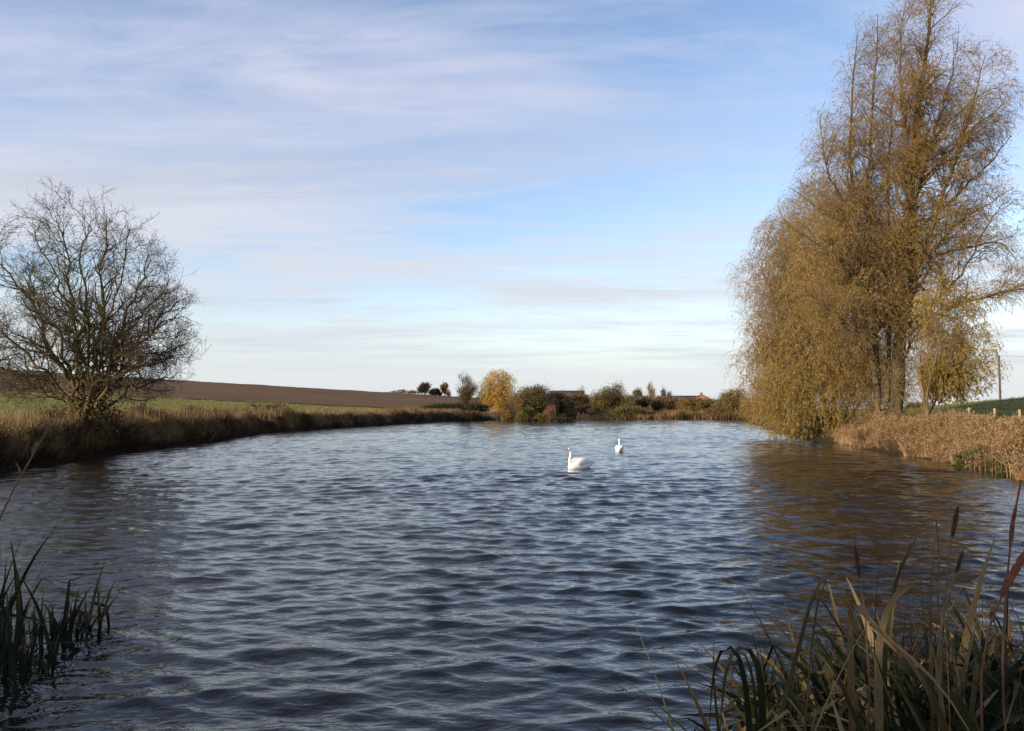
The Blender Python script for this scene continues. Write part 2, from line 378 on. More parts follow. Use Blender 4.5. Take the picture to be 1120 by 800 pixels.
def leafset(P, n, L, W, down=.5, t0=.1):
    """n leaves scattered over twigs P"""
    Nn, K, _ = P.shape; idx = rng.integers(0, Nn, n); f = rng.uniform(t0, .999, n)*(K-1); i = f.astype(int); fr = (f-i)[:, None]
    pos = P[idx, i]*(1-fr)+P[idx, i+1]*fr; T = nrm(P[idx, i+1]-P[idx, i])
    d = nrm(T*.6+rng.normal(size=(n, 3))*.6-np.array([0, 0, down]))
    V, F_ = leaves(pos, d, L*rng.uniform(.6, 1.3, n), W*rng.uniform(.7, 1.2, n))
    return V, F_, idx, pos
def rep(t, k): return np.repeat(t, k)

# ---- the bare many-stemmed tree on the left bank
def left_tree():
    Yt = 37.0; b = at(98, 470, Yt); b[2] = float(land(b[0], b[1]))-.1; bx, by, bz = b
    t = thing('bare_tree', 'bare multi-stemmed tree with fine twigs standing on the bank at left', 'tree', b)
    S, Rr = [], []
    tips = [(-20, 235, 1.5), (-55, 300, -1), (20, 270, -2), (35, 225, 2), (60, 212, .5), (90, 206, -1), (118, 204, 1.5), (145, 222, -1.6), (165, 255, 2), (190, 285, .3), (207, 330, -1),
            (205, 385, 1.5), (-60, 380, 0), (195, 305, 1), (212, 362, .5), (178, 345, -2.2), (196, 405, .3), (150, 330, 3), (40, 330, 3), (60, 280, -3.5), (130, 270, -3), (10, 350, -3), (165, 390, -2.5), (-10, 410, 1)]
    for i, (px, py, dy) in enumerate(tips):
        e = at(px, py, Yt+dy); o = b+np.array([rng.normal()*.28, rng.normal()*.25, .1])
        e = b+(e-b)*np.array([.95, .95, .885]); hgt = e[2]-b[2]; hv = e-b
        m1 = b+np.array([hv[0]*.16, hv[1]*.2, hgt*.22])+rng.normal(size=3)*.1
        m2 = b+np.array([hv[0]*.45, hv[1]*.5, hgt*.56])+rng.normal(size=3)*.2
        if hgt < 6: m1[2] = b[2]+hgt*.45; m2[2] = b[2]+hgt*.85
        P, r = stem([o, m1, m2, e], rng.uniform(.075, .15), .02, 16, .14); S.append(P); Rr.append(r)
    S = np.array(S); Rr = np.array(Rr)
    prof = [(bz+.6, bx-3.6, bx+2.2), (at(0, 425, Yt)[2], bx-6, bx+4.6), (at(0, 350, Yt)[2], bx-6.6, bx+5.1), (at(0, 290, Yt)[2], bx-6.4, bx+4.9), (at(0, 240, Yt)[2], bx-5.4, bx+3.5), (at(0, 208, Yt)[2], bx-4.2, bx+2.4), (at(0, 198, Yt)[2], bx-3, bx+1.6)]
    B1, r1 = grow(S, Rr, 720, .34, .995, 1.9, 46, 8, .08, .2, .6, .1, .012)
    B2, r2 = grow(B1, r1, 5600, .15, .99, .95, 48, 6, .04, .17, .6, .2, .0075)
    core = inside(B2[:, -1], [(z, bx+(a_-bx)*.55, bx+(c_-bx)*.55) for z, a_, c_ in prof], bx, by, .9, .2)
    k = inside(B2[:, -1], prof, bx, by, .9) & (~core | (rng.uniform(size=len(B2)) < .35)); B2, r2 = B2[k], r2[k]
    B3, r3 = grow(B2, r2, 18000, .1, .99, .46, 46, 4, .0, .24, .6, .2, .006)
    k = inside(B3[:, -1], prof, bx, by, .9); B3, r3 = B3[k], r3[k]
    a = Acc(); V, F_ = tubes(S, Rr, 7); a.add(V, F_); a.obj('trunk', M['lichen_bark'], t, True, b)
    a = Acc(); V, F_ = tubes(B1, r1, 5); a.add(V, F_); a.obj('branches', M['lichen_bark'], t, True, b)
    a = Acc()
    for P, r in ((B2, r2), (B3, r3)):
        V, F_ = tubes(P, r, 3); a.add(V, F_, rep(rng.uniform(0, 1, len(P)), P.shape[1]*3))
    a.obj('twigs', M['twig'], t, True, b)
    a = Acc(); kk = B3[:, 0, 2] < bz+11
    V, F_, i, _ = leafset(B3[kk], 4200, .07, .022, .4); a.add(V, F_, rep(rng.uniform(0, 1, 4200), 4))
    a.obj('crown', M['bud'], t, False, b)
    # ivy and sprouts at the foot
    n = 5600; h = rng.uniform(0, 1, n)**1.6*3.6; ii = rng.integers(0, len(S), n)
    P = np.stack([S[ii, np.minimum((h/.62).astype(int), 6)][:, j] for j in range(3)], 1)+rng.normal(size=(n, 3))*np.array([.28, .28, .2])
    V, F_ = leaves(P, nrm(rng.normal(size=(n, 3))-np.array([0, 0, .4])), .09*rng.uniform(.7, 1.4, n), .04)
    Acc().add(V, F_, rep(rng.uniform(0, 1, n), 4)).obj('ivy', M['brown_leaf'], t, False, b)
left_tree()

# ---- tall willow on the right bank
def big_willow():
    Yt = 48.0; b = at(978, 470, Yt); b[2] = float(land(b[0], b[1]))-.1
    t = thing('tall_willow', 'tall golden willow towering over the right bank, its top leaving the picture', 'tree', b)
    spec = [([(977, 474), (981, 430), (985, 380), (988, 330), (992, 250), (1000, 150), (1014, 60), (1022, -30)], 0, .46, .03),
            ([(962, 474), (959, 400), (953, 300), (949, 200), (955, 110), (960, 16)], 1.6, .22, .02),
            ([(985, 385), (998, 310), (1030, 215), (1060, 130), (1078, 60)], -.8, .2, .02),
            ([(986, 372), (1005, 350), (1050, 334), (1120, 314), (1158, 318)], -1.5, .13, .02),
            ([(955, 345), (938, 305), (915, 280), (885, 262), (858, 240)], -1.6, .16, .02),
            ([(958, 420), (942, 330), (930, 200), (932, 105), (938, 38)], 1.8, .2, .02),
            ([(991, 262), (1035, 225), (1080, 180), (1106, 148)], 1.6, .13, .02),
            ([(988, 315), (1010, 285), (1050, 272), (1095, 262), (1112, 285)], 1.2, .12, .02),
            ([(952, 290), (925, 230), (903, 180), (897, 125)], .5, .12, .015),
            ([(996, 180), (985, 110), (985, 40), (990, 5)], -1.4, .12, .015),
            ([(992, 250), (1015, 170), (1042, 80), (1048, 40)], 2.4, .14, .015),
            ([(955, 330), (915, 250), (880, 215), (862, 205)], 3, .14, .015),
            ([(984, 400), (1000, 370), (1020, 345), (1038, 345)], 3, .12, .015),
            ([(960, 400), (935, 370), (905, 330), (880, 320)], -2.5, .14, .02),
            ([(995, 230), (1020, 150), (1062, 110), (1098, 90)], -2.4, .12, .015),
            ([(1000, 300), (1040, 250), (1082, 222), (1110, 205)], 2.2, .11, .015),
            ([(1008, 200), (1045, 160), (1082, 125), (1106, 108)], .8, .11, .015),
            ([(1000, 350), (1045, 310), (1085, 240), (1100, 215)], -2.2, .11, .015),
            ([(970, 440), (975, 340), (972, 240), (975, 120), (980, 60)], 2.6, .16, .015)]
    S, Rr = [], []
    for pts, dy, r0, r1 in spec:
        n = len(pts); w = [at(px, py, Yt+dy*min(1, i/(n-1)*1.6)) for i, (px, py) in enumerate(pts)]
        P, r = stem(w, r0, r1, 18, .05); S.append(P); Rr.append(r)
    S = np.array(S); Rr = np.array(Rr)
    zc = lambda y: at(0, y, Yt)[2]; xc = lambda p: at(p, 0, Yt)[0]
    prof = [(zc(455), xc(880), xc(1010)), (zc(400), xc(850), xc(1045)), (zc(340), xc(835), xc(1135)), (zc(280), xc(830), xc(1122)), (zc(200), xc(868), xc(1112)), (zc(130), xc(888), xc(1114)), (zc(60), xc(912), xc(1096)), (zc(12), xc(938), xc(1058)), (zc(-14), xc(985), xc(1045)), (zc(-40), xc(1005), xc(1032))]
    cy = by = b[1]
    B1, r1 = grow(S, Rr, 800, .2, .99, 3.2, 38, 9, .10, .10, .5, .45, .014, hang=.12)
    k = inside(B1[:, -1], prof, 0, cy, .85); B1, r1 = B1[k], r1[k]
    B2, r2 = grow(B1, r1, 8000, .12, .99, 1.5, 45, 7, .05, .14, .55, .3, .007, hang=.35)
    k = inside(B2[:, -1], prof, 0, cy, .85); B2, r2 = B2[k], r2[k]
    B3, r3 = grow(B2, r2, 38000, .1, .99, .85, 45, 5, -.02, .14, .6, .2, .004, hang=.4)
    k = inside(B3[:, -1], prof, 0, cy, .85); B3, r3 = B3[k], r3[k]
    lowp = [(z, max(a_, xc(850)), min(c_, xc(1000))) for z, a_, c_ in prof[:6]]; P, r = curtain(lowp, cy, .8, 4200, 1.4, .6); B3 = np.concatenate([B3, P[:, [0, 1, 2, 4, 5]]]); r3 = np.concatenate([r3, r[:, [0, 1, 2, 4, 5]]])
    print('tall', len(B1), len(B2), len(B3))
    V, F_ = tubes(S, Rr, 8); Acc().add(V, F_).obj('trunk', M['old_willow_bark'], t, True, b)
    V, F_ = tubes(B1, r1, 5); Acc().add(V, F_).obj('branches', M['willow_bark'], t, True, b)
    a = Acc()
    for P, r in ((B2, r2), (B3, r3)):
        V, F_ = tubes(P, r, 3); a.add(V, F_, rep(rng.uniform(0, 1, len(P)), P.shape[1]*3))
    a.obj('twigs', M['willow_twig'], t, True, b)
    # leaves: thick below, thinning out towards the top
    w = np.clip(1.0-.65*sst(zc(330), zc(60), B3[:, 2, 2]), .1, 1)*np.clip(1-.3*sst(xc(1000), xc(1060), B3[:, 2, 0]), .1, 1)*np.clip(.55+.8*wob(B3[:, 2, 0]+.4*B3[:, 2, 1], B3[:, 2, 2]+.5*B3[:, 2, 1], 1.15, 61), .04, 1)
    K = rng.uniform(size=len(B3)) < w
    n = 165000; V, F_, i, pos = leafset(B3[K], n, .1, .0165, .7)
    lobe = .5+.28*wob(pos[:, 0]*1.0+pos[:, 2]*.6, pos[:, 1]+pos[:, 2], .9, 31)+rng.normal(size=n)*.2
    Acc().add(V, F_, rep(np.clip(lobe, 0, 1), 4)).obj('crown', M['willow_leaf'], t, False, b)
    n = 80000; V, F_, i, pos = leafset(B3, n, .09, .015, .6)
    Acc().add(V, F_, rep(rng.uniform(0, 1, n), 4)).obj('crown', M['top_leaf'], t, False, b)

def curtain(prof, cy, Yd, n, Ls, shell=.5):
    pr = np.asarray(prof, float); z = rng.uniform(pr[0, 0]+.2, pr[-1, 0], n*2); a = np.interp(z, pr[:, 0], pr[:, 1]); c = np.interp(z, pr[:, 0], pr[:, 2])
    k = rng.uniform(size=n*2) < (c-a)/(pr[:, 2]-pr[:, 1]).max(); z, a, c = z[k][:n], a[k][:n], c[k][:n]; n = len(z)
    th = rng.uniform(0, 2*np.pi, n); q_ = rng.uniform(0, 1, n)**shell; h = (c-a)/2
    q_ = q_*(1+.10*wob(th*2+z*.7, z*1.1, 1.3, 77))
    p = np.stack([(a+c)/2+np.cos(th)*h*q_, cy+np.sin(th)*h*Yd*q_, z], 1)
    L_ = np.minimum(Ls*rng.uniform(.5, 1.3, n), np.maximum(.25, z-pr[0, 0])); o = np.stack([np.cos(th), np.sin(th)*Yd, np.zeros(n)], 1)*rng.uniform(-.1, .5, (n, 1)); K = 6; P = np.zeros((n, K, 3)); pos = p; d = nrm(o+np.array([0, 0, .25]))
    for j in range(K):
        P[:, j] = pos; pos = pos+d*(L_/(K-1))[:, None]; d = nrm(d*.7+np.array([0, 0, -.75])*min(1, j*.6+.2)+rng.normal(size=(n, 3))*.12)
    return P, np.full((n, K), .004)*np.linspace(1.2, .6, K)
def weeper(name, label, b, stems, prof, Yd, nb, nt_, nh, nl, Lh, leafL, leafW, leafM, twigM, barkM, kind='tree', up=.1, ncur=0):
    """drooping crown: limbs arch up and out, long shoots hang from them"""
    b = np.asarray(b, float); t = thing(name, label, kind, b)
    S = np.array([s[0] for s in stems]); Rr = np.array([s[1] for s in stems])
    H = prof[-1][0]-prof[0][0]
    B1, r1 = grow(S, Rr, nb, .2, .99, H*.2, 45, 8, up, .12, .5, .4, .012, hang=.15)
    k = inside(B1[:, -1], prof, 0, b[1], Yd); B1, r1 = B1[k], r1[k]
    B2, r2 = grow(B1, r1, nt_, .15, .99, H*.11, 50, 6, .0, .16, .55, .3, .007, hang=.3)
    k = inside(B2[:, -1], prof, 0, b[1], Yd); B2, r2 = B2[k], r2[k]
    B3, r3 = grow(B2, r2, nh, .2, .99, Lh, 55, 6, -.25, .1, .6, .2, .004, hang=.6)
    k = inside(B3[:, -1], prof, 0, b[1], Yd) ; B3, r3 = B3[k], r3[k]
    if ncur:
        P, r = curtain(prof, b[1], Yd, ncur, Lh*1.3); B3 = np.concatenate([B3, P]); r3 = np.concatenate([r3, r])
    print(name, len(B1), len(B2), len(B3))
    V, F_ = tubes(S, Rr, 7); Acc().add(V, F_).obj('trunk', barkM, t, True, b)
    a = Acc()
    V, F_ = tubes(B1, r1, 4); a.add(V, F_)
    for P, r in ((B2, r2), (B3, r3)):
        V, F_ = tubes(P, r, 3); a.add(V, F_, rep(rng.uniform(0, 1, len(P)), P.shape[1]*3))
    a.obj('branches', twigM, t, True, b)
    cw = np.clip(.55+.75*wob(B3[:, 2, 0]+.4*B3[:, 2, 1], B3[:, 2, 2]*.8+.5*B3[:, 2, 1], 1.1*8/max(H, 8), 62), .05, 1); B4 = B3[rng.uniform(size=len(B3)) < cw]
    V, F_, i, pos = leafset(B4, nl, leafL, leafW, .8)
    tn = np.clip(.5+.26*wob(pos[:, 0]+pos[:, 2]*.4, pos[:, 1]+pos[:, 2]*.6, 1.0, 33)+rng.normal(size=nl)*.2, 0, 1)
    Acc().add(V, F_, rep(tn, 4)).obj('crown', leafM, t, False, b)
    return t
def near_weeper():
    Yt = 55.0; b = at(893, 470, Yt); b[2] = float(land(b[0], b[1]))-.1
    st = []
    for pts, dy, r0 in [([(905, 478), (900, 400), (885, 320), (868, 255), (850, 225)], 0, .3), ([(898, 478), (875, 400), (848, 330), (828, 285)], -1, .22), ([(910, 478), (915, 390), (912, 310), (905, 240)], 1, .26),
                        ([(900, 478), (865, 425), (835, 385), (818, 350)], .8, .16), ([(915, 478), (935, 410), (940, 350), (930, 300)], -1.6, .18), ([(896, 478), (880, 420), (868, 360), (855, 300)], -2.6, .16),
                        ([(905, 478), (900, 420), (890, 360), (880, 290)], 2.6, .16), ([(890, 478), (850, 445), (828, 425), (812, 410)], -.5, .1), ([(918, 478), (940, 440), (958, 410), (962, 380)], -2.6, .1)]:
        n = len(pts); st.append(stem([at(px, py, Yt+dy*min(1, i/(n-1)*1.5)) for i, (px, py) in enumerate(pts)], r0, .02, 14, .06))
    zc = lambda y: at(0, y, Yt)[2]; xc = lambda p: at(p, 0, Yt)[0]
    prof = [(zc(490), xc(842), xc(944)), (zc(470), xc(818), xc(968)), (zc(430), xc(811), xc(982)), (zc(370), xc(806), xc(980)), (zc(320), xc(806), xc(970)), (zc(280), xc(818), xc(962)), (zc(245), xc(838), xc(945)), (zc(220), xc(858), xc(925)), (zc(200), xc(876), xc(905))]
    weeper('weeping_willow', 'dense golden drooping willow trailing its shoots into the water beside the tall willow', b, st, prof, .8, 320, 2600, 13000, 340000, 1.3, .1, .0165, M['willow_leaf'], M['willow_twig'], M['willow_bark'], ncur=15000)
    # small rounder willow behind the big trunk on the right
    Yt = 43.5; b = at(1012, 462, Yt); b[2] = float(land(b[0], b[1]))-.1
    st = [stem([at(1014, 462, Yt), at(1010, 430, Yt), at(1004, 395, Yt), at(1012, 360, Yt)], .1, .02, 10, .03), stem([at(1014, 460, Yt), at(1022, 420, Yt), at(1036, 385, Yt), at(1045, 365, Yt)], .08, .02, 10, .03),
          stem([at(1014, 460, Yt), at(1030, 425, Yt+1), at(1052, 400, Yt+1), at(1062, 390, Yt+1)], .07, .02, 10, .03), stem([at(1014, 460, Yt), at(1015, 420, Yt-1), at(1025, 385, Yt-1), at(1030, 350, Yt-1)], .07, .02, 10, .03)]
    prof = [(zc(444), xc(1000), xc(1052)), (zc(428), xc(994), xc(1066)), (zc(395), xc(990), xc(1074)), (zc(360), xc(994), xc(1062)), (zc(335), xc(1005), xc(1040))]
    zc2 = lambda y: at(0, y, Yt)[2]; xc2 = lambda p_: at(p_, 0, Yt)[0]
    prof = [(zc2(445), xc2(1018), xc2(1040)), (zc2(434), xc2(1003), xc2(1060)), (zc2(408), xc2(992), xc2(1076)), (zc2(378), xc2(992), xc2(1072)), (zc2(348), xc2(996), xc2(1062)), (zc2(318), xc2(1004), xc2(1044))]
    weeper('small_willow', 'small rounded olive-gold willow rising from the reeds right of the tall willow trunk', b, st, prof, .8, 110, 800, 2600, 52000, .8, .1, .018, M['willow_leaf'], M['willow_twig'], M['willow_bark'], ncur=1900)
big_willow()
near_weeper()

# ---- generic far bush / tree made of stems and leaf sprays
def bush(name, label, px0, px1, ytop, ybase, Yd, leafM, n=3500, cat='bush', group=None, lobes=10, size=None, stems=8, barkM=None, flat=0, sprig=70, ydep=.7, tone=0):
    n = int(n*2.1); lobes = int(lobes*1.4); c = at((px0+px1)/2, ybase, Yd); g = float(land(c[0], c[1])); zt = at(0, ytop, Yd)[2]; w = (px1-px0)/F*Yd/2; h = max(zt-g, .8)
    b = np.array([c[0], Yd, g-.05]); t = thing(name, label, cat, b, group)
    size = (size or max(.1, Yd*.0011))*1.15
    LC = []; LR = []
    for i in range(lobes):
        a = rng.uniform(-1, 1); yy = rng.uniform(-1, 1)
        dome = 1-.25*abs(a)**3 if flat else math.sqrt(max(.05, 1-abs(a)**2.4*.85)); zz = rng.uniform(.25, 1)**.55*dome
        lr = rng.uniform(.16, .26) if flat else rng.uniform(.22, .4)
        LC.append([a*(1-lr*.8), yy*ydep*(1-lr*.5)*dome, max(.12, zz-lr*.55)]); LR.append(lr)
    LC.append([rng.uniform(-.2, .2), 0, 1-.3]); LR.append(.3)
    LC = np.array(LC)*np.array([w, w, h]); LR = np.array(LR)
    ii = rng.integers(0, len(LC), n); u = nrm(rng.normal(size=(n, 3))); rr = rng.uniform(0, 1, n)**.45
    P = LC[ii]+u*rr[:, None]*(LR[ii][:, None]*np.array([w*1.05, w*.9, h*.62]))*(1+.25*rng.normal(size=(n, 1))*.6)
    P[:, 2] = np.abs(P[:, 2]); kz = h/np.percentile(P[:, 2], 98.5); kx = w/np.percentile(np.abs(P[:, 0]), 97.5); P = P*np.array([kx, 1, kz])+b; LC = LC*np.array([kx, 1, kz])
    d = nrm(u*.7+rng.normal(size=(n, 3))*.7+np.array([0, 0, .2]))
    V, F_ = leaves(P+rng.normal(size=(n, 3))*np.array([.05*w, .05*w, .05*h])*rng.uniform(0, 1.6, (n, 1))**2, d, size*rng.uniform(.7, 1.8, n), size*.3*rng.uniform(.7, 1.3, n))
    lt = rng.uniform(.1, .9, len(LC))
    Acc().add(V, F_, rep(np.clip(lt[ii]+rng.normal(size=n)*.22+tone, 0, 1), 4)).obj('crown', leafM, t, False, b)
    S, Rr = [], []
    for i in range(stems):
        e = b+LC[rng.integers(0, len(LC))]*np.array([1, 1, 1.02]); o = b+np.array([rng.normal()*w*.12, rng.normal()*w*.1, -.2])
        P_, r = stem([o, (o*.6+e*.4)+rng.normal(size=3)*w*.05+np.array([0, 0, h*.1]), e], .035+.01*h, .012, 8, .03); S.append(P_); Rr.append(r)
    S = np.array(S); Rr = np.array(Rr); a = Acc(); V, F_ = tubes(S, Rr, 5); a.add(V, F_)
    nb = 160+sprig; B, r = grow(S, Rr, nb, .3, .99, h*.3, 40, 5, .15, .12, .5, .3, .012); k = B[:, -1, 2] < zt+.15*h
    V, F_ = tubes(B[k], r[k], 3); a.add(V, F_)
    if sprig:
        B2, r2 = grow(B[k], r[k], sprig*4, .3, .99, h*.12, 35, 4, .2, .1, .6, .3, .008); V, F_ = tubes(B2, r2, 3); a.add(V, F_)
    a.obj('stems', barkM or M['grey_twig'], t, True, b)
    return t
def bare(name, label, px0, px1, ytop, ybase, Yd, twigM, fan=25, n1=120, n2=900, nleaf=0, leafM=None, stems=7, thick=1.0, cat='tree', spread=1.0):
    c = at((px0+px1)/2, ybase, Yd); g = float(land(c[0], c[1])); zt = at(0, ytop, Yd)[2]; w = (px1-px0)/F*Yd/2; h = zt-g
    b = np.array([c[0], Yd, g-.05]); t = thing(name, label, cat, b)
    S, Rr = [], []
    for i in range(stems):
        a = rng.uniform(0, 6.28); q_ = math.sqrt((i+.3)/stems)*spread
        e = b+np.array([math.cos(a)*w*q_*.85, math.sin(a)*w*q_*.7, h*(1-.35*q_**2)*rng.uniform(.85, .98)])
        m = b+np.array([math.cos(a)*w*q_*.25, math.sin(a)*w*q_*.2, h*.38])
        P, r = stem([b+rng.normal(size=3)*np.array([.12, .12, 0]), m, e], (.05+.012*h)*thick, .02, 10, .05); S.append(P); Rr.append(r)
    S = np.array(S); Rr = np.array(Rr)
    prof = [(g+.1, b[0]-w*.6, b[0]+w*.6), (g+h*.3, b[0]-w, b[0]+w), (g+h*.65, b[0]-w*.98, b[0]+w*.98), (g+h*.9, b[0]-w*.62, b[0]+w*.62), (g+h, b[0]-w*.25, b[0]+w*.25)]
    B1, r1 = grow(S, Rr, n1, .2, .98, h*.28, fan*1.4, 6, .15, .1, .5, .4, .02*thick); k = inside(B1[:, -1], prof, 0, Yd, .9); B1, r1 = B1[k], r1[k]
    B2, r2 = grow(B1, r1, n2, .15, .99, h*.14, fan*1.5, 4, .12, .12, .6, .3, .016*thick); k = inside(B2[:, -1], prof, 0, Yd, .9); B2, r2 = B2[k], r2[k]
    V, F_ = tubes(S, Rr, 6); Acc().add(V, F_).obj('trunk', twigM, t, True, b)
    a = Acc(); V, F_ = tubes(B1, r1, 4); a.add(V, F_); V, F_ = tubes(B2, r2, 3); a.add(V, F_, rep(rng.uniform(0, 1, len(B2)), 12)); a.obj('branches', twigM, t, True, b)
    if nleaf:
        lo = B2[B2[:, 1, 2] < g+h*.62]; V, F_, i, _ = leafset(lo, nleaf, .2, .07, .3); Acc().add(V, F_, rep(rng.uniform(0, 1, nleaf), 4)).obj('crown', leafM, t, False, b)
    return t
# beyond the end of the left bank
bare('ivied_tree', 'grey bare-topped tree with olive lower leaves left of the yellow willow', 489, 525, 406, 449, 152, M['grey_twig'], 26, 170, 1500, 2600, M['olive_leaf'], 9)
def yellow():
    Yt = 154.0; b = at(545, 450, Yt); b[2] = float(land(b[0], b[1]))-.1; st = []
    for px, py, dy in [(530, 424, 0), (538, 414, 1), (546, 409, -1), (553, 413, 1.5), (558, 424, -1), (545, 420, -2), (534, 430, -2), (556, 430, 2)]:
        st.append(stem([b, (b*.5+at(px, py, Yt+dy)*.5)*np.array([1, 1, 1])+np.array([0, 0, .8]), at(px, py, Yt+dy)], .16, .03, 10, .05))
    zc = lambda y: at(0, y, Yt)[2]; xc = lambda p: at(p, 0, Yt)[0]
    prof = [(zc(451), xc(525), xc(560)), (zc(440), xc(523), xc(563)), (zc(428), xc(523), xc(563)), (zc(416), xc(530), xc(560)), (zc(407), xc(540), xc(552))]
    weeper('yellow_willow', 'bright yellow weeping willow on the far bank behind the little footbridge', b, st, prof, .9, 160, 900, 4200, 21000, 1.3, .24, .06, M['yellow_leaf'], M['pale_twig'], M['willow_bark'], ncur=2600)
yellow()
bush('dark_bramble', 'dark bramble thicket at the water at the tip of the left bank', 466, 532, 442, 460, 137, M['bramble'], 6500, lobes=18, ydep=.3, tone=-.1, flat=1)
bush('hilltop_tree', 'dark evergreen tree on the ridge of the ploughed field', 457, 474, 420, 432, 286, M['dark_leaf'], 1500, 'tree', size=.35)
bush('hilltop_bush', 'low black bush on the ridge beside the dark evergreen', 472, 482, 426, 433, 288, M['dark_leaf'], 700, size=.35)
bush('hilltop_maple', 'small yellow-green round tree on the ridge of the ploughed field', 481, 492, 420, 433, 290, M['amber_leaf'], 900, 'tree', size=.35, tone=.1)
bush('ridge_scrub', 'faint low scrub on the field skyline left of the evergreen', 428, 456, 427, 432, 288, M['brown_leaf'], 500, size=.3)
bush('bank_scrub', 'brown dead scrub just right of the bare tree on the left bank', 128, 178, 442, 470, 45, M['brown_leaf'], 520, lobes=9, size=.08, sprig=420)
bush('bramble_bush', 'dark bramble growing round the foot of the bare tree', 76, 128, 438, 476, 38.2, M['bramble'], 900, lobes=10, size=.075, sprig=420, tone=.1)
bush('bank_scrub', 'thin tawny weeds left of the bare tree on the left bank', 28, 84, 447, 478, 35.5, M['brown_leaf'], 420, lobes=7, size=.07, sprig=420, tone=.2)
bush('bank_scrub', 'low tangle of dead stems on the left bank well right of the bare tree', 176, 226, 444, 470, 58, M['brown_leaf'], 500, lobes=9, size=.09, sprig=380)
bush('bank_scrub', 'low tangled scrub on the left bank halfway to the yellow willow', 262, 318, 440, 460, 78, M['brown_leaf'], 600, lobes=9, size=.11, sprig=320, flat=1)
# the islet
bush('islet_bush', 'big olive and amber bush at the left of the islet', 553, 608, 425, 460, 137.5, M['olive_leaf'], 11000, lobes=22, sprig=120, ydep=.6)
bush('amber_bush', 'amber brown bush at the waterline below the big islet bush', 550, 582, 437, 460, 134.5, M['amber_leaf'], 3000, lobes=10)
bush('dark_islet_bush', 'dark maroon-brown bush at the right end of the islet', 590, 628, 431, 461, 137, M['dark_leaf'], 8000, lobes=16, sprig=60)
bush('low_islet_bush', 'low yellow-green bush on the front edge of the islet', 566, 594, 448, 461, 132.4, M['green_leaf'], 2200, lobes=8)
bush('rust_bush', 'small rust-red bush glowing on the front edge of the islet', 593, 609, 445, 461, 132, M['rust_leaf'], 700, lobes=12, stems=14, tone=.05)
# far bank, left to right
bush('far_hedge_bush', 'russet hedge bush between the islet and the domed thicket on the far bank', 618, 660, 433, 459, 163, M['brown_leaf'], 5200, lobes=14, sprig=60, flat=1)
bush('dark_waterside_bush', 'dark low bush at the far waterline right of the islet', 622, 652, 444, 460, 156, M['dark_leaf'], 2500, lobes=9)
bush('domed_thicket', 'large domed olive thicket at the far waterline right of the islet', 646, 692, 424, 459, 160, M['olive_leaf'], 9000, lobes=20, sprig=160, tone=.05)
bush('yellow_green_scrub', 'yellow-green scrub at the far waterline below the domed thicket', 670, 708, 445, 460, 154.5, M['green_leaf'], 3600, lobes=12, tone=.1)
bush('dark_hedge', 'dark purple-brown hedge behind the yellow-green scrub', 686, 724, 436, 458, 168, M['dark_leaf'], 4500, lobes=13, sprig=60, ydep=.3, flat=1)
bush('russet_hedge', 'russet brown hedge behind the pale reeds on the far bank', 704, 748, 435, 457, 174, M['brown_leaf'], 5000, lobes=14, sprig=60, ydep=.3, flat=1)
bush('dark_round_tree', 'small dark round-headed tree right of the pale fan-shaped tree', 719, 735, 428, 455, 178, M['dark_leaf'], 2200, 'tree', lobes=6, tone=.25)
bush('orange_olive_hedge', 'olive and orange hedge below the red-roofed house', 740, 790, 437, 457, 170, M['amber_leaf'], 5500, lobes=15, sprig=60, ydep=.3, tone=-.15, flat=1)
bush('green_hedge', 'greenish hedge on the far bank just right of the red-roofed house', 764, 800, 440, 458, 166, M['olive_leaf'], 3500, lobes=10, ydep=.3, flat=1)
bush('far_willow_bush', 'brown and olive bush at the far waterline next to the drooping willow', 782, 824, 428, 460, 157, M['olive_leaf'], 7500, lobes=16, sprig=100, tone=.12)
bush('hidden_bank_bush', 'golden bush at the right end of the far bank', 812, 850, 434, 461, 140, M['amber_leaf'], 4500, lobes=12)
bush('brown_back_hedge', 'long brown hedge under the long barn roof behind the islet', 600, 668, 433, 452, 196, M['brown_leaf'], 4200, lobes=18, ydep=.2, flat=1)
bush('brown_back_hedge', 'dull brown hedge below the pale fan-shaped tree on the skyline', 662, 736, 436, 452, 199, M['brown_leaf'], 4200, lobes=18, ydep=.2, flat=1, tone=-.1)
bush('brown_back_hedge', 'brown hedge hiding the foot of the slate barn', 728, 790, 437, 452, 201, M['brown_leaf'], 4200, lobes=18, ydep=.2, flat=1)
bush('brown_back_hedge', 'brown hedge running right from the red-roofed house to the drooping willow', 776, 850, 438, 452, 203, M['olive_leaf'], 4200, lobes=18, ydep=.2, flat=1)
bare('bare_hedge_tree', 'small dark bare tree above the long brown roof', 625, 643, 418, 440, 205, M['grey_twig'], 30, 70, 450, stems=6)
bare('pale_fan_tree', 'pale buff fan-shaped bare tree on the far skyline', 703, 724, 416, 440, 205, M['pale_twig'], 14, 140, 1100, stems=14, thick=1.3)
bush('grey_green_tree', 'pale grey-green round tree on the skyline left of the fan-shaped tree', 690, 704, 427, 442, 250, M['green_leaf'], 900, 'tree', size=.32)
bush('right_hedge', 'dark hedge at the foot of the green rise behind the trunk of the tall willow', 986, 1024, 441, 452, 98, M['bramble'], 1700, size=.16)

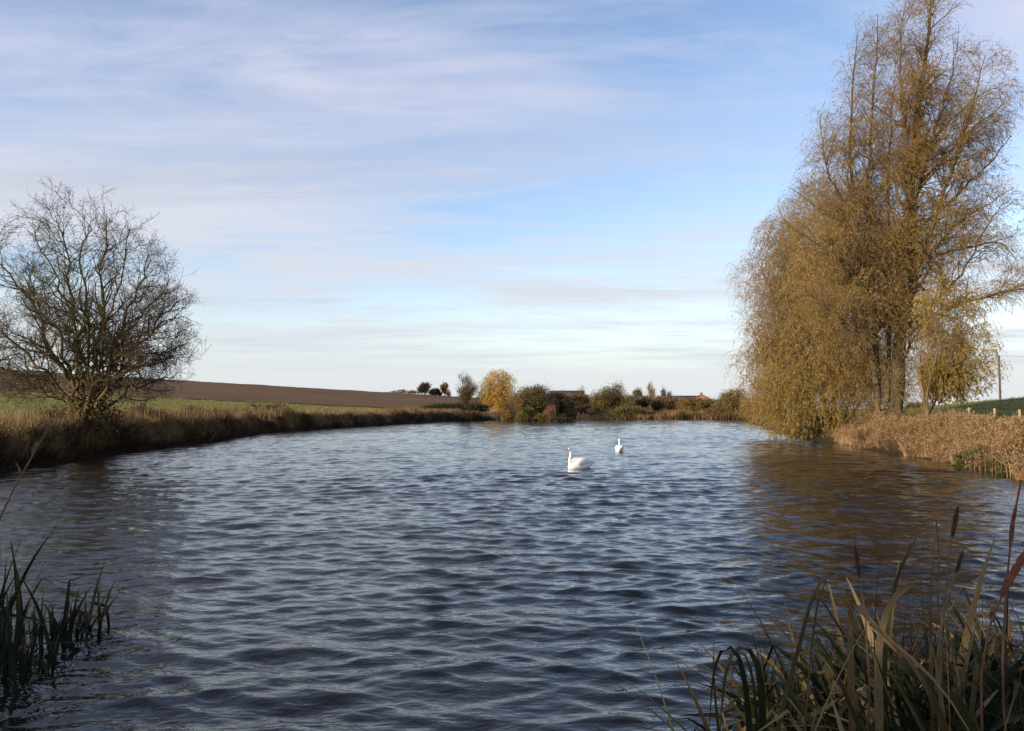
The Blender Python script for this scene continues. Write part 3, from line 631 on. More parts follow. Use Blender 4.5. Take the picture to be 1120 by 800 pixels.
# ------------------------------------------------------------------ grass and reeds on the banks (uncountable)
def scatter(n, x0, x1, y0, y1, dens):
    out = []; tot = 0
    while tot < n:
        m = 60000; yy = y0*(y1/y0)**rng.uniform(0, 1, m); xx = rng.uniform(x0, x1, m); sd = shore(xx, yy)
        k = rng.uniform(size=m) < dens(xx, yy, sd); out.append(np.stack([xx[k], yy[k], sd[k]], 1)); tot += k.sum()
        if len(out) > 400: break
    return np.concatenate(out)[:n]
def blades(p, hgt, wid, lean, k=4, out=None):
    n = len(p); z = land(p[:, 0], p[:, 1], p[:, 2]); a = rng.uniform(0, 2*np.pi, n)
    d = np.stack([np.cos(a), np.sin(a), np.zeros(n)], 1)*rng.uniform(.2, 1, (n, 1))
    if out is not None: d = nrm(d+out)
    t = np.linspace(0, 1, k); h = hgt[:, None]
    P = np.zeros((n, k, 3)); P[..., 0] = p[:, :1]; P[..., 1] = p[:, 1:2]; P[..., 2] = z[:, None]-.03+h*t*(1-.35*lean[:, None]*t**2)
    P[..., :2] += (d[:, None, :2]*(h*lean[:, None]*t**2)[..., None])
    W = wid[:, None]*(1-.85*t**1.5)[None]
    a2 = rng.uniform(0, np.pi, n); S = np.stack([np.cos(a2), np.sin(a2), np.zeros(n)], 1)
    return ribbons(P, W, S), P
eps = .4
def outward(p):
    gx = shore(p[:, 0]+eps, p[:, 1])-shore(p[:, 0]-eps, p[:, 1]); gy = shore(p[:, 0], p[:, 1]+eps)-shore(p[:, 0], p[:, 1]-eps)
    return -nrm(np.stack([gx, gy, np.zeros(len(p))], 1))
def left_grass():
    cl = lambda x, y: np.clip(.5+.6*wob(x, y, .55, 41), 0.03, 1)
    p = scatter(95000, -62, 0, 18, 150, lambda x, y, s: (s > .1)*sst(6+.04*y, 1.0, s)*cl(x, y)*(x < -3))
    n = len(p); hh = (.22+.85*np.clip(.42+.55*wob(p[:, 0], p[:, 1], 1.0, 42), 0, 1))*rng.uniform(.6, 1.25, n)*sst(12, 2, p[:, 2])+.15
    (V, F_), P = blades(p, hh, .008+.00016*p[:, 1], rng.uniform(.1, .7, n))
    tn = np.clip(.38+.38*wob(p[:, 0], p[:, 1], .6, 43)+rng.normal(size=n)*.22, 0, 1)
    a = Acc().add(V, F_, rep(tn, 8))
    # taller seed stalks
    p = scatter(5000, -62, 0, 20, 140, lambda x, y, s: (s > .5)*sst(9, 3, s)*cl(x, y)*(x < -3)); n = len(p)
    (V, F_), P = blades(p, rng.uniform(.7, 1.25, n), .006+.00018*p[:, 1], rng.uniform(.05, .4, n)); a.add(V, F_, rep(rng.uniform(.4, .95, n), 8))
    # thatch hanging over the edge, the bank's shade put into its dark colour
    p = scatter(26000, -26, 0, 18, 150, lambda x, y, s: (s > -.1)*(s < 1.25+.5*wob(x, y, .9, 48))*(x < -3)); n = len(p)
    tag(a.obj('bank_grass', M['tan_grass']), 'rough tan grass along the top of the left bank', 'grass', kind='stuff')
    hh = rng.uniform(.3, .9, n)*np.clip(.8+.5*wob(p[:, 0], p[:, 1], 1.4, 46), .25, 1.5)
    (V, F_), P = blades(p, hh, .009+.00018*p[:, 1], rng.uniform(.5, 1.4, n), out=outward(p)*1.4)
    tag(Acc().add(V, F_, rep(np.clip(.4+.3*wob(p[:, 0], p[:, 1], .9, 47)+rng.normal(size=n)*.2, 0, 1), 8)).obj('shaded_thatch', M['shaded_thatch']), 'dead grass and roots hanging over the edge of the left bank, coloured dark for shade', 'grass', kind='stuff')
    # short green turf behind
    p = scatter(40000, -95, -15, 30, 150, lambda x, y, s: (s > 5)*(y < 150+.28*(x+44))*.9); n = len(p)
    (V, F_), P = blades(p, rng.uniform(.12, .3, n), .012+.0002*p[:, 1], rng.uniform(.1, .7, n), 3)
    tag(Acc().add(V, F_, rep(rng.uniform(0, 1, n), 6)).obj('turf_grass', M['green_grass']), 'short green grass between the left bank and the ploughed field', 'grass', kind='stuff')
left_grass()
def right_reeds():
    fr = lambda x, y: np.clip(.55+.75*wob(x, y, 1.5, 51), .04, 1)
    p = scatter(46000, 14, 34, 17, 48, lambda x, y, s: (s > .0+.35*wob(x, y, 1.2, 60))*sst(5.2, 3.2, s)*fr(x, y)); n = len(p)
    top = .3+.75*np.clip(.45+.7*wob(p[:, 0], p[:, 1], 1.9, 52), 0, 1)**1.2; hh = top*rng.uniform(.7, 1.2, n)*(.85+.15*sst(.1, 1.8, p[:, 2]))
    (V, F_), P = blades(p, hh, .007+0*hh, rng.uniform(.05, .5, n), 4, out=outward(p)*.35)
    tn = np.clip(.5+.38*wob(p[:, 0], p[:, 1], 1.1, 53)+rng.normal(size=n)*.22, 0, 1)
    a = Acc().add(V, F_, rep(tn, 8))
    m = 2; i = np.repeat(np.arange(n), m); f = rng.uniform(.25, .95, n*m); K = 3; b = P[i, np.minimum((f*K).astype(int), K-1)]*(1-(f*K % 1))[:, None]+P[i, np.minimum((f*K).astype(int)+1, K)]*(f*K % 1)[:, None]
    V, F_ = leaves(b, nrm(rng.normal(size=(n*m, 3))*np.array([.5, .5, .4])+np.array([0, 0, .45])), rng.uniform(.2, .5, n*m), .005); a.add(V, F_, rep(np.clip(tn[i]+rng.normal(size=n*m)*.15, 0, 1), 4))
    tag(a.obj('dry_reeds', M['dry_reed']), 'dense dry sandy-brown reeds along the right bank', 'reeds', kind='stuff')
    k = rng.uniform(size=n) < .22; i = np.repeat(np.where(k)[0], 9); b = P[i, -1]+rng.normal(size=(len(i), 3))*np.array([.045, .045, .08])
    V, F_ = leaves(b, nrm(rng.normal(size=(len(i), 3))*.6+np.array([.2, 0, .4])), .1, .018)
    tag(Acc().add(V, F_, rep(rng.uniform(0, 1, len(i)), 4)).obj('reed_plumes', M['plume']), 'feathery pinkish-brown seed plumes topping the dry reeds on the right bank', 'reeds', kind='stuff')
    # green weeds at the foot, near end
    p = scatter(1300, 14.2, 20, 19, 33, lambda x, y, s: (s > -.05)*(s < .9)*np.clip(wob(x, y, 1.3, 55), 0, 1)); n = len(p); m = 7
    b = np.repeat(np.stack([p[:, 0], p[:, 1], land(p[:, 0], p[:, 1], p[:, 2])], 1), m, 0)+rng.uniform(0, 1, (n*m, 3))*np.array([.12, .12, .4])
    V, F_ = leaves(b, nrm(rng.normal(size=(n*m, 3))+np.array([0, 0, .2])), rng.uniform(.06, .14, n*m), .03)
    tag(Acc().add(V, F_, rep(rng.uniform(0, 1, n*m), 4)).obj('waterside_weeds', M['weed_leaf']), 'green leafy weeds at the foot of the dry reeds by the water', 'weeds', kind='stuff')
    # grass on the rise behind
    p = scatter(24000, 20, 75, 34, 110, lambda x, y, s: (s > 5.5)*.8); n = len(p)
    (V, F_), P = blades(p, rng.uniform(.1, .3, n), .012+.00018*p[:, 1], rng.uniform(.1, .7, n), 3)
    tag(Acc().add(V, F_, rep(rng.uniform(0, .75, n), 6)).obj('meadow_grass', M['green_grass']), 'green grass on the rise behind the right bank', 'grass', kind='stuff')
    # far reed fringe
    p = scatter(6500, 21, 47, 146, 158, lambda x, y, s: (s > .05)*sst(3.5, 1.5, s)*np.clip(.75+.5*wob(x, y, .7, 57), .1, 1)); n = len(p)
    (V, F_), P = blades(p, rng.uniform(.7, 1.75, n)*np.clip(.85+.35*wob(p[:, 0], p[:, 1], .6, 59), .5, 1.2), .045+0*p[:, 0], rng.uniform(.05, .3, n), 3)
    tag(Acc().add(V, F_, rep(np.clip(.25+.4*wob(p[:, 0], p[:, 1], .9, 58)+rng.normal(size=n)*.15, 0, 1), 6)).obj('far_reeds', M['dry_reed']), 'band of sandy reeds along the far waterline', 'reeds', kind='stuff')
    # far and islet shore fringe
    p = scatter(9000, -8, 60, 126, 160, lambda x, y, s: (s > .0)*(s < 1.6)); p = np.concatenate([p, scatter(9000, 18, 50, 54, 150, lambda x, y, s: (s > -.1)*(s < 3))]); n = len(p)
    (V, F_), P = blades(p, rng.uniform(.25, .8, n), .04+0*p[:, 0], rng.uniform(.1, .6, n), 3)
    tag(Acc().add(V, F_, rep(rng.uniform(0, 1, n), 6)).obj('shore_grass', M['bramble']), 'dark rough grass fringing the islet and far shore', 'grass', kind='stuff')
right_reeds()

# ------------------------------------------------------------------ fence, pole, footbridge, far houses
def fence():
    pts = [at(1045, 462, 45), at(1060, 462, 40.5), at(1087, 464, 36.5), at(1115, 466, 33.5), at(1152, 466, 31)]
    g = [np.array([p[0], p[1], float(land(p[0], p[1]))]) for p in pts]
    t = thing('wire_fence', 'line of pale wooden fence posts behind the dry reeds on the right bank', 'fence', g[0])
    tops = []
    for (px, yt), p in zip([(1045, 446.5), (1060, 446), (1087, 447), (1115, 448), (1152, 449)], g):
        h = at(px, yt, p[1])[2]-p[2]; lean = rng.normal()*.02
        P, r = stem([p-[0, 0, .2], p+[lean, 0, h*.5], p+[lean*2, 0, h-.03], p+[lean*2, 0, h]], .065, .058, 6, 0); V, F_ = tubes(P[None], r[None], 8)
        a = Acc().add(V, F_); a.add(V[-8:], np.arange(8)[None]); a.obj('post', M['post'], t, False, g[0]); tops.append(p+[lean*2, 0, h])
    for dz in (.12, .45, .8):
        P = np.array([[tops[i]-[0, .07, dz], (tops[i]+tops[i+1])/2-[0, .07, dz+.02], tops[i+1]-[0, .07, dz]] for i in range(4)]); V, F_ = tubes(P, np.full((4, 3), .004), 4)
        Acc().add(V, F_).obj('wire', M['wire'], t, True, g[0])
fence()
def utility_pole():
    p = at(1094, 440, 95); p[2] = float(land(p[0], p[1])); zt = at(1094, 389, 95)[2]
    t = thing('utility_pole', 'thin dark wooden utility pole on the green rise at right', 'pole', p)
    P, r = stem([p-[0, 0, .5], [p[0]+.02, p[1], (p[2]+zt)/2], [p[0], p[1], zt]], .15, .1, 6, 0); V, F_ = tubes(P[None], r[None], 8); a = Acc().add(V, F_); a.add(V[-8:], np.arange(8)[None]); a.obj('shaft', M['pole'], t, True, p)
    V, F_ = boxm([p[0], p[1]-.12, zt-.22], (.7, .09, .1), .9); Acc().add(V, F_).obj('crossarm', M['pole'], t, False, p)
    for s in (-.28, .28):
        q_ = np.array([p[0]+s*math.cos(.9), p[1]-.12+s*math.sin(.9), zt-.17]); V, F_ = tubes(np.array([[q_, q_+[0, 0, .08], q_+[0, 0, .13]]]), np.array([[.03, .045, .02]]), 6); Acc().add(V, F_).obj('insulator', M['wire'], t, True, p)
        e = q_+np.array([60, -14, 1.0]); tt = np.linspace(0, 1, 12)[:, None]; W = q_+[0, 0, .1]+(e-q_)*tt; W[:, 2] -= 4*.9*(tt*(1-tt))[:, 0]; V, F_ = tubes(W[None], np.full((1, 12), .008), 4); Acc().add(V, F_).obj('cable', M['wire'], t, True, p)
utility_pole()
def bridge():
    a0 = at(529, 452, 141); a1 = at(552, 452, 141); c = (a0+a1)/2; c[2] = 0
    t = thing('footbridge', 'small wooden footbridge with a handrail between the left bank and the islet', 'bridge', c)
    L = a1[0]-a0[0]; zd = .75
    V, F_ = boxm([c[0], c[1], zd], (L+1.2, 1.1, .12)); Acc().add(V, F_).obj('deck', M['plank'], t, False, c)
    for yy in (-.5, .5):
        V, F_ = boxm([c[0], c[1]+yy, zd+1.0], (L+.5, .07, .1)); Acc().add(V, F_).obj('handrail', M['plank'], t, False, c)
        for s in (-.5, 0, .5):
            V, F_ = boxm([c[0]+s*L, c[1]+yy, zd/2+.22], (.1, .09, zd+1.42)); Acc().add(V, F_).obj('post', M['plank'], t, False, c)
    V, F_ = boxm([c[0]+.35, c[1]-.6, .48], (1.3, .05, .22)); Acc().add(V, F_).obj('fascia_board', M['plank_pale'], t, False, c)
bridge()
def house(name, label, px, ywid, yridge, yeave, Yd, wm, rm, rot=0, depth=6, chimney=False, cat='house', windows=2):
    c = at(px, yeave, Yd); g = float(land(c[0], c[1])); w = ywid/F*Yd; ze = c[2]-g; zr = at(px, yridge, Yd)[2]-g
    t = thing(name, label, cat, (c[0], Yd, g), None, rot); hw, hd = w/2, depth/2
    V = np.array([[-hw, -hd, -1], [hw, -hd, -1], [hw, hd, -1], [-hw, hd, -1], [-hw, -hd, ze], [hw, -hd, ze], [hw, hd, ze], [-hw, hd, ze], [-hw, 0, zr-.05], [hw, 0, zr-.05]])
    Acc().add(V, [np.array([[0, 1, 5, 4], [2, 3, 7, 6]]), np.array([[1, 2, 6, 9, 5], [3, 0, 4, 8, 7]])]).obj('wall', wm, t)
    o = .35; sl = (zr-ze)/hd; a = Acc()
    for s in (-1, 1):
        R_ = np.array([[-hw-o, 0, zr+.02], [hw+o, 0, zr+.02], [hw+o, s*(hd+o), ze-sl*o+.02], [-hw-o, s*(hd+o), ze-sl*o+.02]]); R2 = R_+[0, 0, .14]
        a.add(np.concatenate([R_, R2]), np.array([[0, 1, 2, 3], [4, 5, 6, 7], [0, 1, 5, 4], [1, 2, 6, 5], [2, 3, 7, 6], [3, 0, 4, 7]]))
    ro = a.obj('roof', rm, t)
    if chimney:
        V, F_ = boxm([-hw*.55, 0, zr+.3], (.7, .6, 1.0)); Acc().add(V, F_).obj('chimney', M['brick'], ro)
    for i in range(windows):
        x = -hw+w*(i+.5)/windows
        V, F_ = boxm([x, -hd-.02, ze*.6], (1.1, .06, 1.1)); f = Acc().add(V, F_).obj('window', M['white'], t)
        V, F_ = boxm([x, -hd-.06, ze*.6], (.9, .04, .9)); Acc().add(V, F_).obj('pane', M['glass'], f)
house('long_barn', 'long low brown-roofed barn with a pale end wall above the islet bushes', 620, 36, 428, 434.5, 235, M['wall'], M['brown_roof'], R(-8), 7, False, 'barn', 0)
house('red_roofed_house', 'small house with red-tiled roof and pale gable on the far skyline', 767.5, 8, 432.5, 437, 230, M['brick'], M['red_tile'], R(62), 5, True, 'house', 1)
house('slate_barn', 'long dark slate-roofed barn left of the red-roofed house', 748, 30, 433.5, 439, 238, M['brick'], M['slate'], R(3), 7, False, 'barn', 2)
house('hedge_cottage', 'low dark-roofed cottage half hidden behind the hedge, white gable end showing', 700, 20, 434, 438, 232, M['wall'], M['slate'], R(-14), 6, False, 'house', 1)

# ------------------------------------------------------------------ swans
def swan(name, label, loc, rot, s=1.0, neck=None):
    loc = np.array([loc[0], loc[1], 0.0]); t = thing(name, label, 'swan', loc, None, rot); a = Acc()
    def loft(rows, ns=16):
        rows = np.array(rows, float); k = len(rows); t_ = np.linspace(0, k-1, k*4); rr = np.stack([np.interp(t_, np.arange(k), rows[:, j]) for j in range(rows.shape[1])], 1)
        for _ in range(3): rr[1:-1] = (rr[:-2]+2*rr[1:-1]+rr[2:])/4
        P = rr[:, :3]; T = nrm(np.gradient(P, axis=0)); A = np.broadcast_to(np.array([0, 1., 0]), T.shape); B = nrm(np.cross(T, A)); th = np.arange(ns)*2*np.pi/ns
        V = P[:, None]+rr[:, 3, None, None]*A[:, None]*np.cos(th)[None, :, None]+rr[:, 4, None, None]*B[:, None]*np.sin(th)[None, :, None]
        n = len(P); i = np.arange(n-1)[:, None]*ns+np.arange(ns)[None]; j = np.arange(n-1)[:, None]*ns+(np.arange(ns)[None]+1) % ns
        a.add(V*s, [np.stack([i, j, j+ns, i+ns], -1).reshape(-1, 4), np.arange(ns)[None], (np.arange(ns)+(n-1)*ns)[None]])
    # x forward is -X; rows: x, y, z, half width, half height
    loft([(-.43, 0, .10, .02, .02), (-.40, 0, .09, .1, .12), (-.28, 0, .08, .18, .17), (0, 0, .08, .23, .2), (.28, 0, .09, .21, .18), (.48, 0, .13, .13, .11), (.62, 0, .18, .07, .05), (.74, 0, .235, .02, .015)])
    loft([(-.2, 0, .2, .06, .05), (-.05, 0, .27, .1, .1), (.2, 0, .29, .1, .1), (.42, 0, .26, .06, .05), (.55, 0, .24, .02, .02)])
    for sy in (-1, 1):                                   # folded wings arched over the back
        loft([(-.26, sy*.12, .16, .03, .05), (-.15, sy*.15, .2, .09, .13), (.05, sy*.15, .235, .10, .155), (.25, sy*.13, .245, .09, .14), (.42, sy*.1, .23, .06, .09), (.56, sy*.07, .235, .03, .04), (.66, sy*.04, .26, .01, .012)])
    nk = neck or [(-.27, 0, .1, .1, .1), (-.36, 0, .2, .075, .08), (-.375, 0, .33, .05, .052), (-.35, 0, .46, .042, .043), (-.335, 0, .57, .04, .04), (-.355, 0, .66, .042, .042), (-.41, 0, .7, .05, .05), (-.455, 0, .692, .044, .044), (-.48, 0, .682, .03, .03)]
    loft(nk, 12)
    o = a.obj('body', M['white'], t, True)
    m = o.modifiers.new('remesh', 'REMESH'); m.mode = 'VOXEL'; m.voxel_size = .014; m.use_smooth_shade = True
    m = o.modifiers.new('smooth', 'SMOOTH'); m.iterations = 4; m.factor = .5
    h = np.array(nk[-2][:3])
    def cone(rows, name, mat, par):
        b = Acc(); rows = np.array(rows, float); th = np.arange(10)*2*np.pi/10
        V = np.stack([np.stack([np.full(10, r[0]), r[3]*np.cos(th), r[2]+r[4]*np.sin(th)], 1) for r in rows])+np.array([0, h[1], 0])
        n = len(rows); i = np.arange(n-1)[:, None]*10+np.arange(10)[None]; j = np.arange(n-1)[:, None]*10+(np.arange(10)[None]+1) % 10
        b.add(V*s, [np.stack([i, j, j+10, i+10], -1).reshape(-1, 4), np.arange(10)[None], (np.arange(10)+(n-1)*10)[None]]); return b.obj(name, mat, par, True)
    bl = cone([(h[0]-.035, 0, h[2]-.008, .026, .028), (h[0]-.07, 0, h[2]-.02, .022, .02), (h[0]-.115, 0, h[2]-.036, .02, .013), (h[0]-.14, 0, h[2]-.044, .012, .008)], 'bill', M['bill'], t)
    cone([(h[0]-.015, 0, h[2]+.012, .024, .02), (h[0]-.035, 0, h[2]+.016, .03, .02), (h[0]-.052, 0, h[2]+.008, .026, .016)], 'bill_knob', M['black'], bl)
    for sy in (-1, 1):
        b = Acc(); V, F_ = boxm(h*s+np.array([.004, sy*.038, .012])*s, (.014*s, .01*s, .014*s)); b.add(V, F_); e = b.obj('eye', M['black'], t)
swan('swan', 'larger nearer white swan in profile facing left, neck upright', onz(632.5, 512.5), R(32), .96)
swan('swan', 'smaller farther white swan seen from behind', onz(677.5, 494.5), R(-96), .84)

# ------------------------------------------------------------------ bulrushes near the camera
def leafpath(b, h, lean, az, fold=None, k=18):
    """a rush blade from b; fold=(fraction, angle) breaks it over"""
    d = np.array([math.cos(az), math.sin(az), 0.]); pos = np.array(b, float); out = [pos]; ang = lean*.35; st = h/(k-1)
    for j in range(1, k):
        t = j/(k-1); ang += lean*.9/(k-1)*(.4+1.4*t)
        if fold and t >= fold[0] and (j-1)/(k-1) < fold[0]: ang += fold[1]
        ang = min(ang, 2.75); pos = pos+st*(d*math.sin(ang)+np.array([0, 0, 1.])*math.cos(ang)); out.append(pos)
    return np.array(out)
def blade_obj(P, w, tone, par, origin, name='leaf', twist=.5, tip=.12):
    k = len(P); t = np.linspace(0, 1, k); T = nrm(np.gradient(P, axis=0)); a0 = rng.uniform(0, 6.28)
    s0 = np.array([math.cos(a0), math.sin(a0), 0]); S = np.stack([np.array([math.cos(a0+twist*x), math.sin(a0+twist*x), 0]) for x in t]); S = nrm(S-T*(S*T).sum(1, keepdims=True)); Nn = np.cross(T, S)
    W = 1.2*w*np.minimum(1, .75+t*2)*np.clip((1-t)/.45, tip*.3, 1)**.7
    V, F_ = vee(P[None], W[None], S[None], Nn[None]); tn = np.repeat(np.clip(tone+.45*np.clip(t-.7, 0, 1)/.3+.08*np.sin(t*9+a0), 0, 1), 3)
    return Acc().add(V, F_, tn).obj(name, M['rush_leaf'], par, True, origin)
def stalk(path, r0, r1, par, origin, red=False, head=None, name='stem'):
    P, r = stem(path, r0, r1, 12, .004); V, F_ = tubes(P[None], r[None], 6); o = Acc().add(V, F_).obj(name, M['rush_stem_red_lit' if red else 'rush_stem'], par, True, origin)
    if head:
        tip, hl, hr = head; ll = np.linalg.norm(np.diff(P, axis=0), axis=1).sum(); tt = np.linspace(1-(tip+hl)/ll, 1-tip/ll, 22); s = np.linspace(0, 1, 12); Q = np.stack([np.interp(tt, s, P[:, j]) for j in range(3)], 1)
        hrr = hr*np.minimum(1, np.sin(np.linspace(.12, np.pi-.12, 22))**.35)*rng.uniform(.78, 1.15, 22); V, F_ = tubes(Q[None], hrr[None], 10); Acc().add(V, F_).obj('seed_head', M['seed_head_sunlit' if red else 'seed_head'], par, True, origin)
def rush(b, nl, h, w, tone, group, label, lean=(.15, .6), folds=.4, name='bulrush', bias=None, spread=.07):
    b = np.array([b[0], b[1], max(float(land(b[0], b[1])), -.3)]); t = thing(name, label, 'bulrush', b, group)
    for i in range(nl):
        az = rng.uniform(0, 6.28) if bias is None else rng.normal(bias, .9)
        fd = (rng.uniform(.35, .85), rng.uniform(.6, 2.2)) if rng.uniform() < folds else None
        P = leafpath(b+np.array([rng.normal()*spread, rng.normal()*spread, 0]), h*rng.uniform(.5, 1.08), rng.uniform(*lean), az, fd)
        blade_obj(P, w*rng.uniform(.7, 1.25), np.clip(tone+rng.normal()*.2, 0, 1), t, b)
    return t
def near_rushes():
    gl = 'bulrushes tangled in the near reed bed at lower right'; lab = 'tangled dull green and brown bulrush clump in the near reed bed at lower right'
    # top outline of the bed in the photograph: (px, py)
    ox = [775, 800, 850, 880, 930, 990, 1040, 1090, 1150]; oy = [705, 692, 680, 645, 605, 592, 592, 588, 580]
    for i in range(180):
        Yd = rng.uniform(2.3, 4.4); px = rng.uniform(822, 1190); py = np.interp(px, ox, oy)+rng.uniform(5, 150)*rng.uniform(.2, 1)
        p = at(px, py, Yd); g = max(float(land(p[0], p[1])), -.3); h = max(.45, p[2]-g)
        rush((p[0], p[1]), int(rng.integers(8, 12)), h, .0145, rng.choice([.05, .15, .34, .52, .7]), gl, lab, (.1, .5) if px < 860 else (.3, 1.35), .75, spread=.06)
    # broken, arching blades that can be told apart; sunlit ones painted in lighter tones
    def special(label, lines, name='bulrush', Y0=2.7):
        b0 = at(*lines[0][0][0][:2], lines[0][0][0][2]); b = np.array([b0[0], b0[1], float(land(b0[0], b0[1]))]); t = thing(name, label, 'bulrush', b)
        for pts, w, tone in lines:
            W = [at(*q_) for q_ in pts]; P, r = stem([np.array([W[0][0], W[0][1], float(land(W[0][0], W[0][1]))])]+W, 1, 1, 26, 0)
            blade_obj(P, w, tone, t, b, twist=.25)
        return t
    special('bulrush with one tall yellow-green blade snapped over to the right', [([(845, 800, 2.5), (868, 725, 2.5), (886, 655, 2.5), (896, 612, 2.5), (930, 628, 2.48), (985, 650, 2.45), (1024, 678, 2.4)], .0135, .58),
             ([(878, 790, 2.45), (892, 660, 2.5), (900, 612, 2.5), (925, 645, 2.45), (945, 690, 2.4), (962, 740, 2.35), (985, 790, 2.3)], .013, .7)])
    special('bulrush with a long tan blade lying across the front of the bed', [([(880, 830, 2.3), (908, 760, 2.3), (938, 700, 2.32), (952, 676, 2.35), (957, 672, 2.36)], .013, .85), ([(930, 640, 2.6), (945, 680, 2.5), (990, 715, 2.4), (1030, 745, 2.3), (1060, 800, 2.2)], .013, .78)])
    special('bulrush with a pale tan blade curling over its top', [([(1040, 800, 2.6), (1036, 700, 2.7), (1030, 640, 2.7)], .009, .8), ([(960, 700, 2.9), (975, 650, 2.9), (990, 636, 2.85), (1015, 633, 2.8), (1045, 642, 2.75), (1070, 668, 2.7), (1080, 700, 2.65)], .013, .9)])
    special('bulrush with a straight green blade pointing up right of the middle of the bed', [([(965, 720, 3.1), (978, 632, 3.1), (998, 595, 3.1), (1014, 566, 3.1)], .014, .25), ([(955, 700, 3.2), (960, 620, 3.2), (974, 580, 3.2), (976, 566, 3.2)], .007, .4), ([(1018, 700, 3), (1018, 640, 3), (1022, 600, 3), (1024, 570, 3)], .007, .65)])
    special('bulrush with drooping green blades at the left edge of the bed', [([(790, 830, 2.7), (782, 760, 2.7), (779, 705, 2.7), (781, 700, 2.7)], .009, .25), ([(820, 800, 2.7), (812, 720, 2.7), (800, 695, 2.7), (786, 702, 2.7), (779, 740, 2.7), (776, 795, 2.7)], .011, .15), ([(835, 800, 2.8), (832, 720, 2.8), (815, 694, 2.8), (797, 706, 2.8), (790, 760, 2.8), (788, 800, 2.8)], .012, .12),
             ([(830, 800, 2.6), (822, 715, 2.6), (812, 698, 2.6), (802, 712, 2.6), (797, 770, 2.6)], .01, .2), ([(850, 800, 2.9), (852, 720, 2.9), (853, 675, 2.9)], .005, .2), ([(860, 800, 2.9), (866, 720, 2.9), (873, 672, 2.9)], .006, .15)])
    def cattail(label, pts, head, r=.01, red=False, Yd=2.8, leaves_=1):
        W = [at(px, py, Yd) for px, py in pts]; g = float(land(W[0][0], W[0][1])); b = np.array([W[0][0], W[0][1], g]); t = thing('bulrush', label, 'bulrush', b)
        stalk([b]+W, .0045, .003, t, b, red, head)
        for i in range(leaves_): blade_obj(leafpath(b, (W[-1][2]-g)*rng.uniform(.5, .75), rng.uniform(.3, .8), rng.uniform(0, 6.28), (.6, 1.2)), .009, .5, t, b)
    cattail('tallest bulrush with a ragged brown head at the right edge of the bed', [(1096, 700), (1101, 620), (1110, 560), (1117, 525)], (.09, .14, .0075), Yd=2.7, red=True)
    cattail('bulrush with a dark head standing clear above the bed in front of the reflection', [(1026, 700), (1034, 620), (1041, 585), (1048, 553)], (.005, .105, .0078), Yd=2.7)
    cattail('bulrush with a thin dark head near the middle of the bed', [(948, 700), (944, 640), (940, 610), (934, 588)], (.03, .12, .0078), Yd=2.9)
    cattail('bulrush with a slanting stalk and head at the right edge, coloured red as if sunlit', [(1070, 690), (1092, 650), (1108, 622), (1124, 600)], (.0, .17, .0115), Yd=2.5, red=True)
    cattail('leaning bulrush stalk with a dark broken tip behind the tan curled blade', [(1022, 690), (1036, 650), (1046, 620), (1054, 600)], (.01, .08, .007), Yd=2.9)
    cattail('thin tan bulrush stalk without a head, bent at its top', [(1030, 690), (1028, 640), (1022, 590), (1024, 570)], None, .01, Yd=3.0)
    # left, standing in the water and in shade
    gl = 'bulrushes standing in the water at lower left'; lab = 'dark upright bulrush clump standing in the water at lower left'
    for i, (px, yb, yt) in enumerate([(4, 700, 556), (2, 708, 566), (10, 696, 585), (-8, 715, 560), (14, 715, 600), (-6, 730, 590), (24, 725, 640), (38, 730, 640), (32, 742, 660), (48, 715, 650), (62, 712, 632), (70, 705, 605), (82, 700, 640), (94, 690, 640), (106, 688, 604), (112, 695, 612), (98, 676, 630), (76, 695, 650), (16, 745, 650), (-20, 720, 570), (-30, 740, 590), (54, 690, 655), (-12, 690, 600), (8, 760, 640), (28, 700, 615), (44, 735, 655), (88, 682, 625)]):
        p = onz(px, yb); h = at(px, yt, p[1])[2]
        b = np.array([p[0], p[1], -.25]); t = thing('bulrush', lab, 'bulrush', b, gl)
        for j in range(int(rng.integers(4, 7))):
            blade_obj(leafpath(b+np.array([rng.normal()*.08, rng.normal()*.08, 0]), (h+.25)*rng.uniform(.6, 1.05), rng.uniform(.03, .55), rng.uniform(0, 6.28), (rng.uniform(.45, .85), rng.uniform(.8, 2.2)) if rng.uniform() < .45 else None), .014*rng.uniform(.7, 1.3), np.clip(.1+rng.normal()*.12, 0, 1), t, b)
    # slender red shoot leaning in from the left edge, and a dead stem lying low over the water
    W = [at(-30, 610, 3.0), at(0, 562, 3.05), at(22, 520, 3.1), at(36, 497, 3.12), at(52, 470, 3.15)]; b = np.array([W[0][0]-.35, W[0][1]-.1, float(land(W[0][0]-.35, W[0][1]-.1))])
    t = thing('dock_stalk', 'thin reddish dead stalk leaning in at the left edge', 'plant', b); stalk([b]+W, .009, .003, t, b, True)
    for q_ in (2, 3): 
        P = leafpath(W[q_], .06, .6, rng.uniform(0, 6), None, 6); blade_obj(P, .006, .8, t, b)
    W = [onz(-40, 806, .08), onz(40, 772, .1), onz(90, 740, .11), onz(128, 722, .1), onz(162, 703, .12)]; b = W[0]-np.array([.5, .5, .3])
    t = thing('fallen_stem', 'dark dead stem lying low over the water at lower left', 'plant', b); stalk([b]+W, .008, .0025, t, b)
    # dead litter filling the bed
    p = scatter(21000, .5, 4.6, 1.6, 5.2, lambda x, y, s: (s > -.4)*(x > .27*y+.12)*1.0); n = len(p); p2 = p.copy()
    (V, F_), P = blades(p2, rng.uniform(.3, 1.12, n)*np.clip(.8+.35*wob(p[:, 0], p[:, 1], 4, 71), .45, 1.1), rng.uniform(.004, .009, n), rng.uniform(.2, 1.3, n), 5)
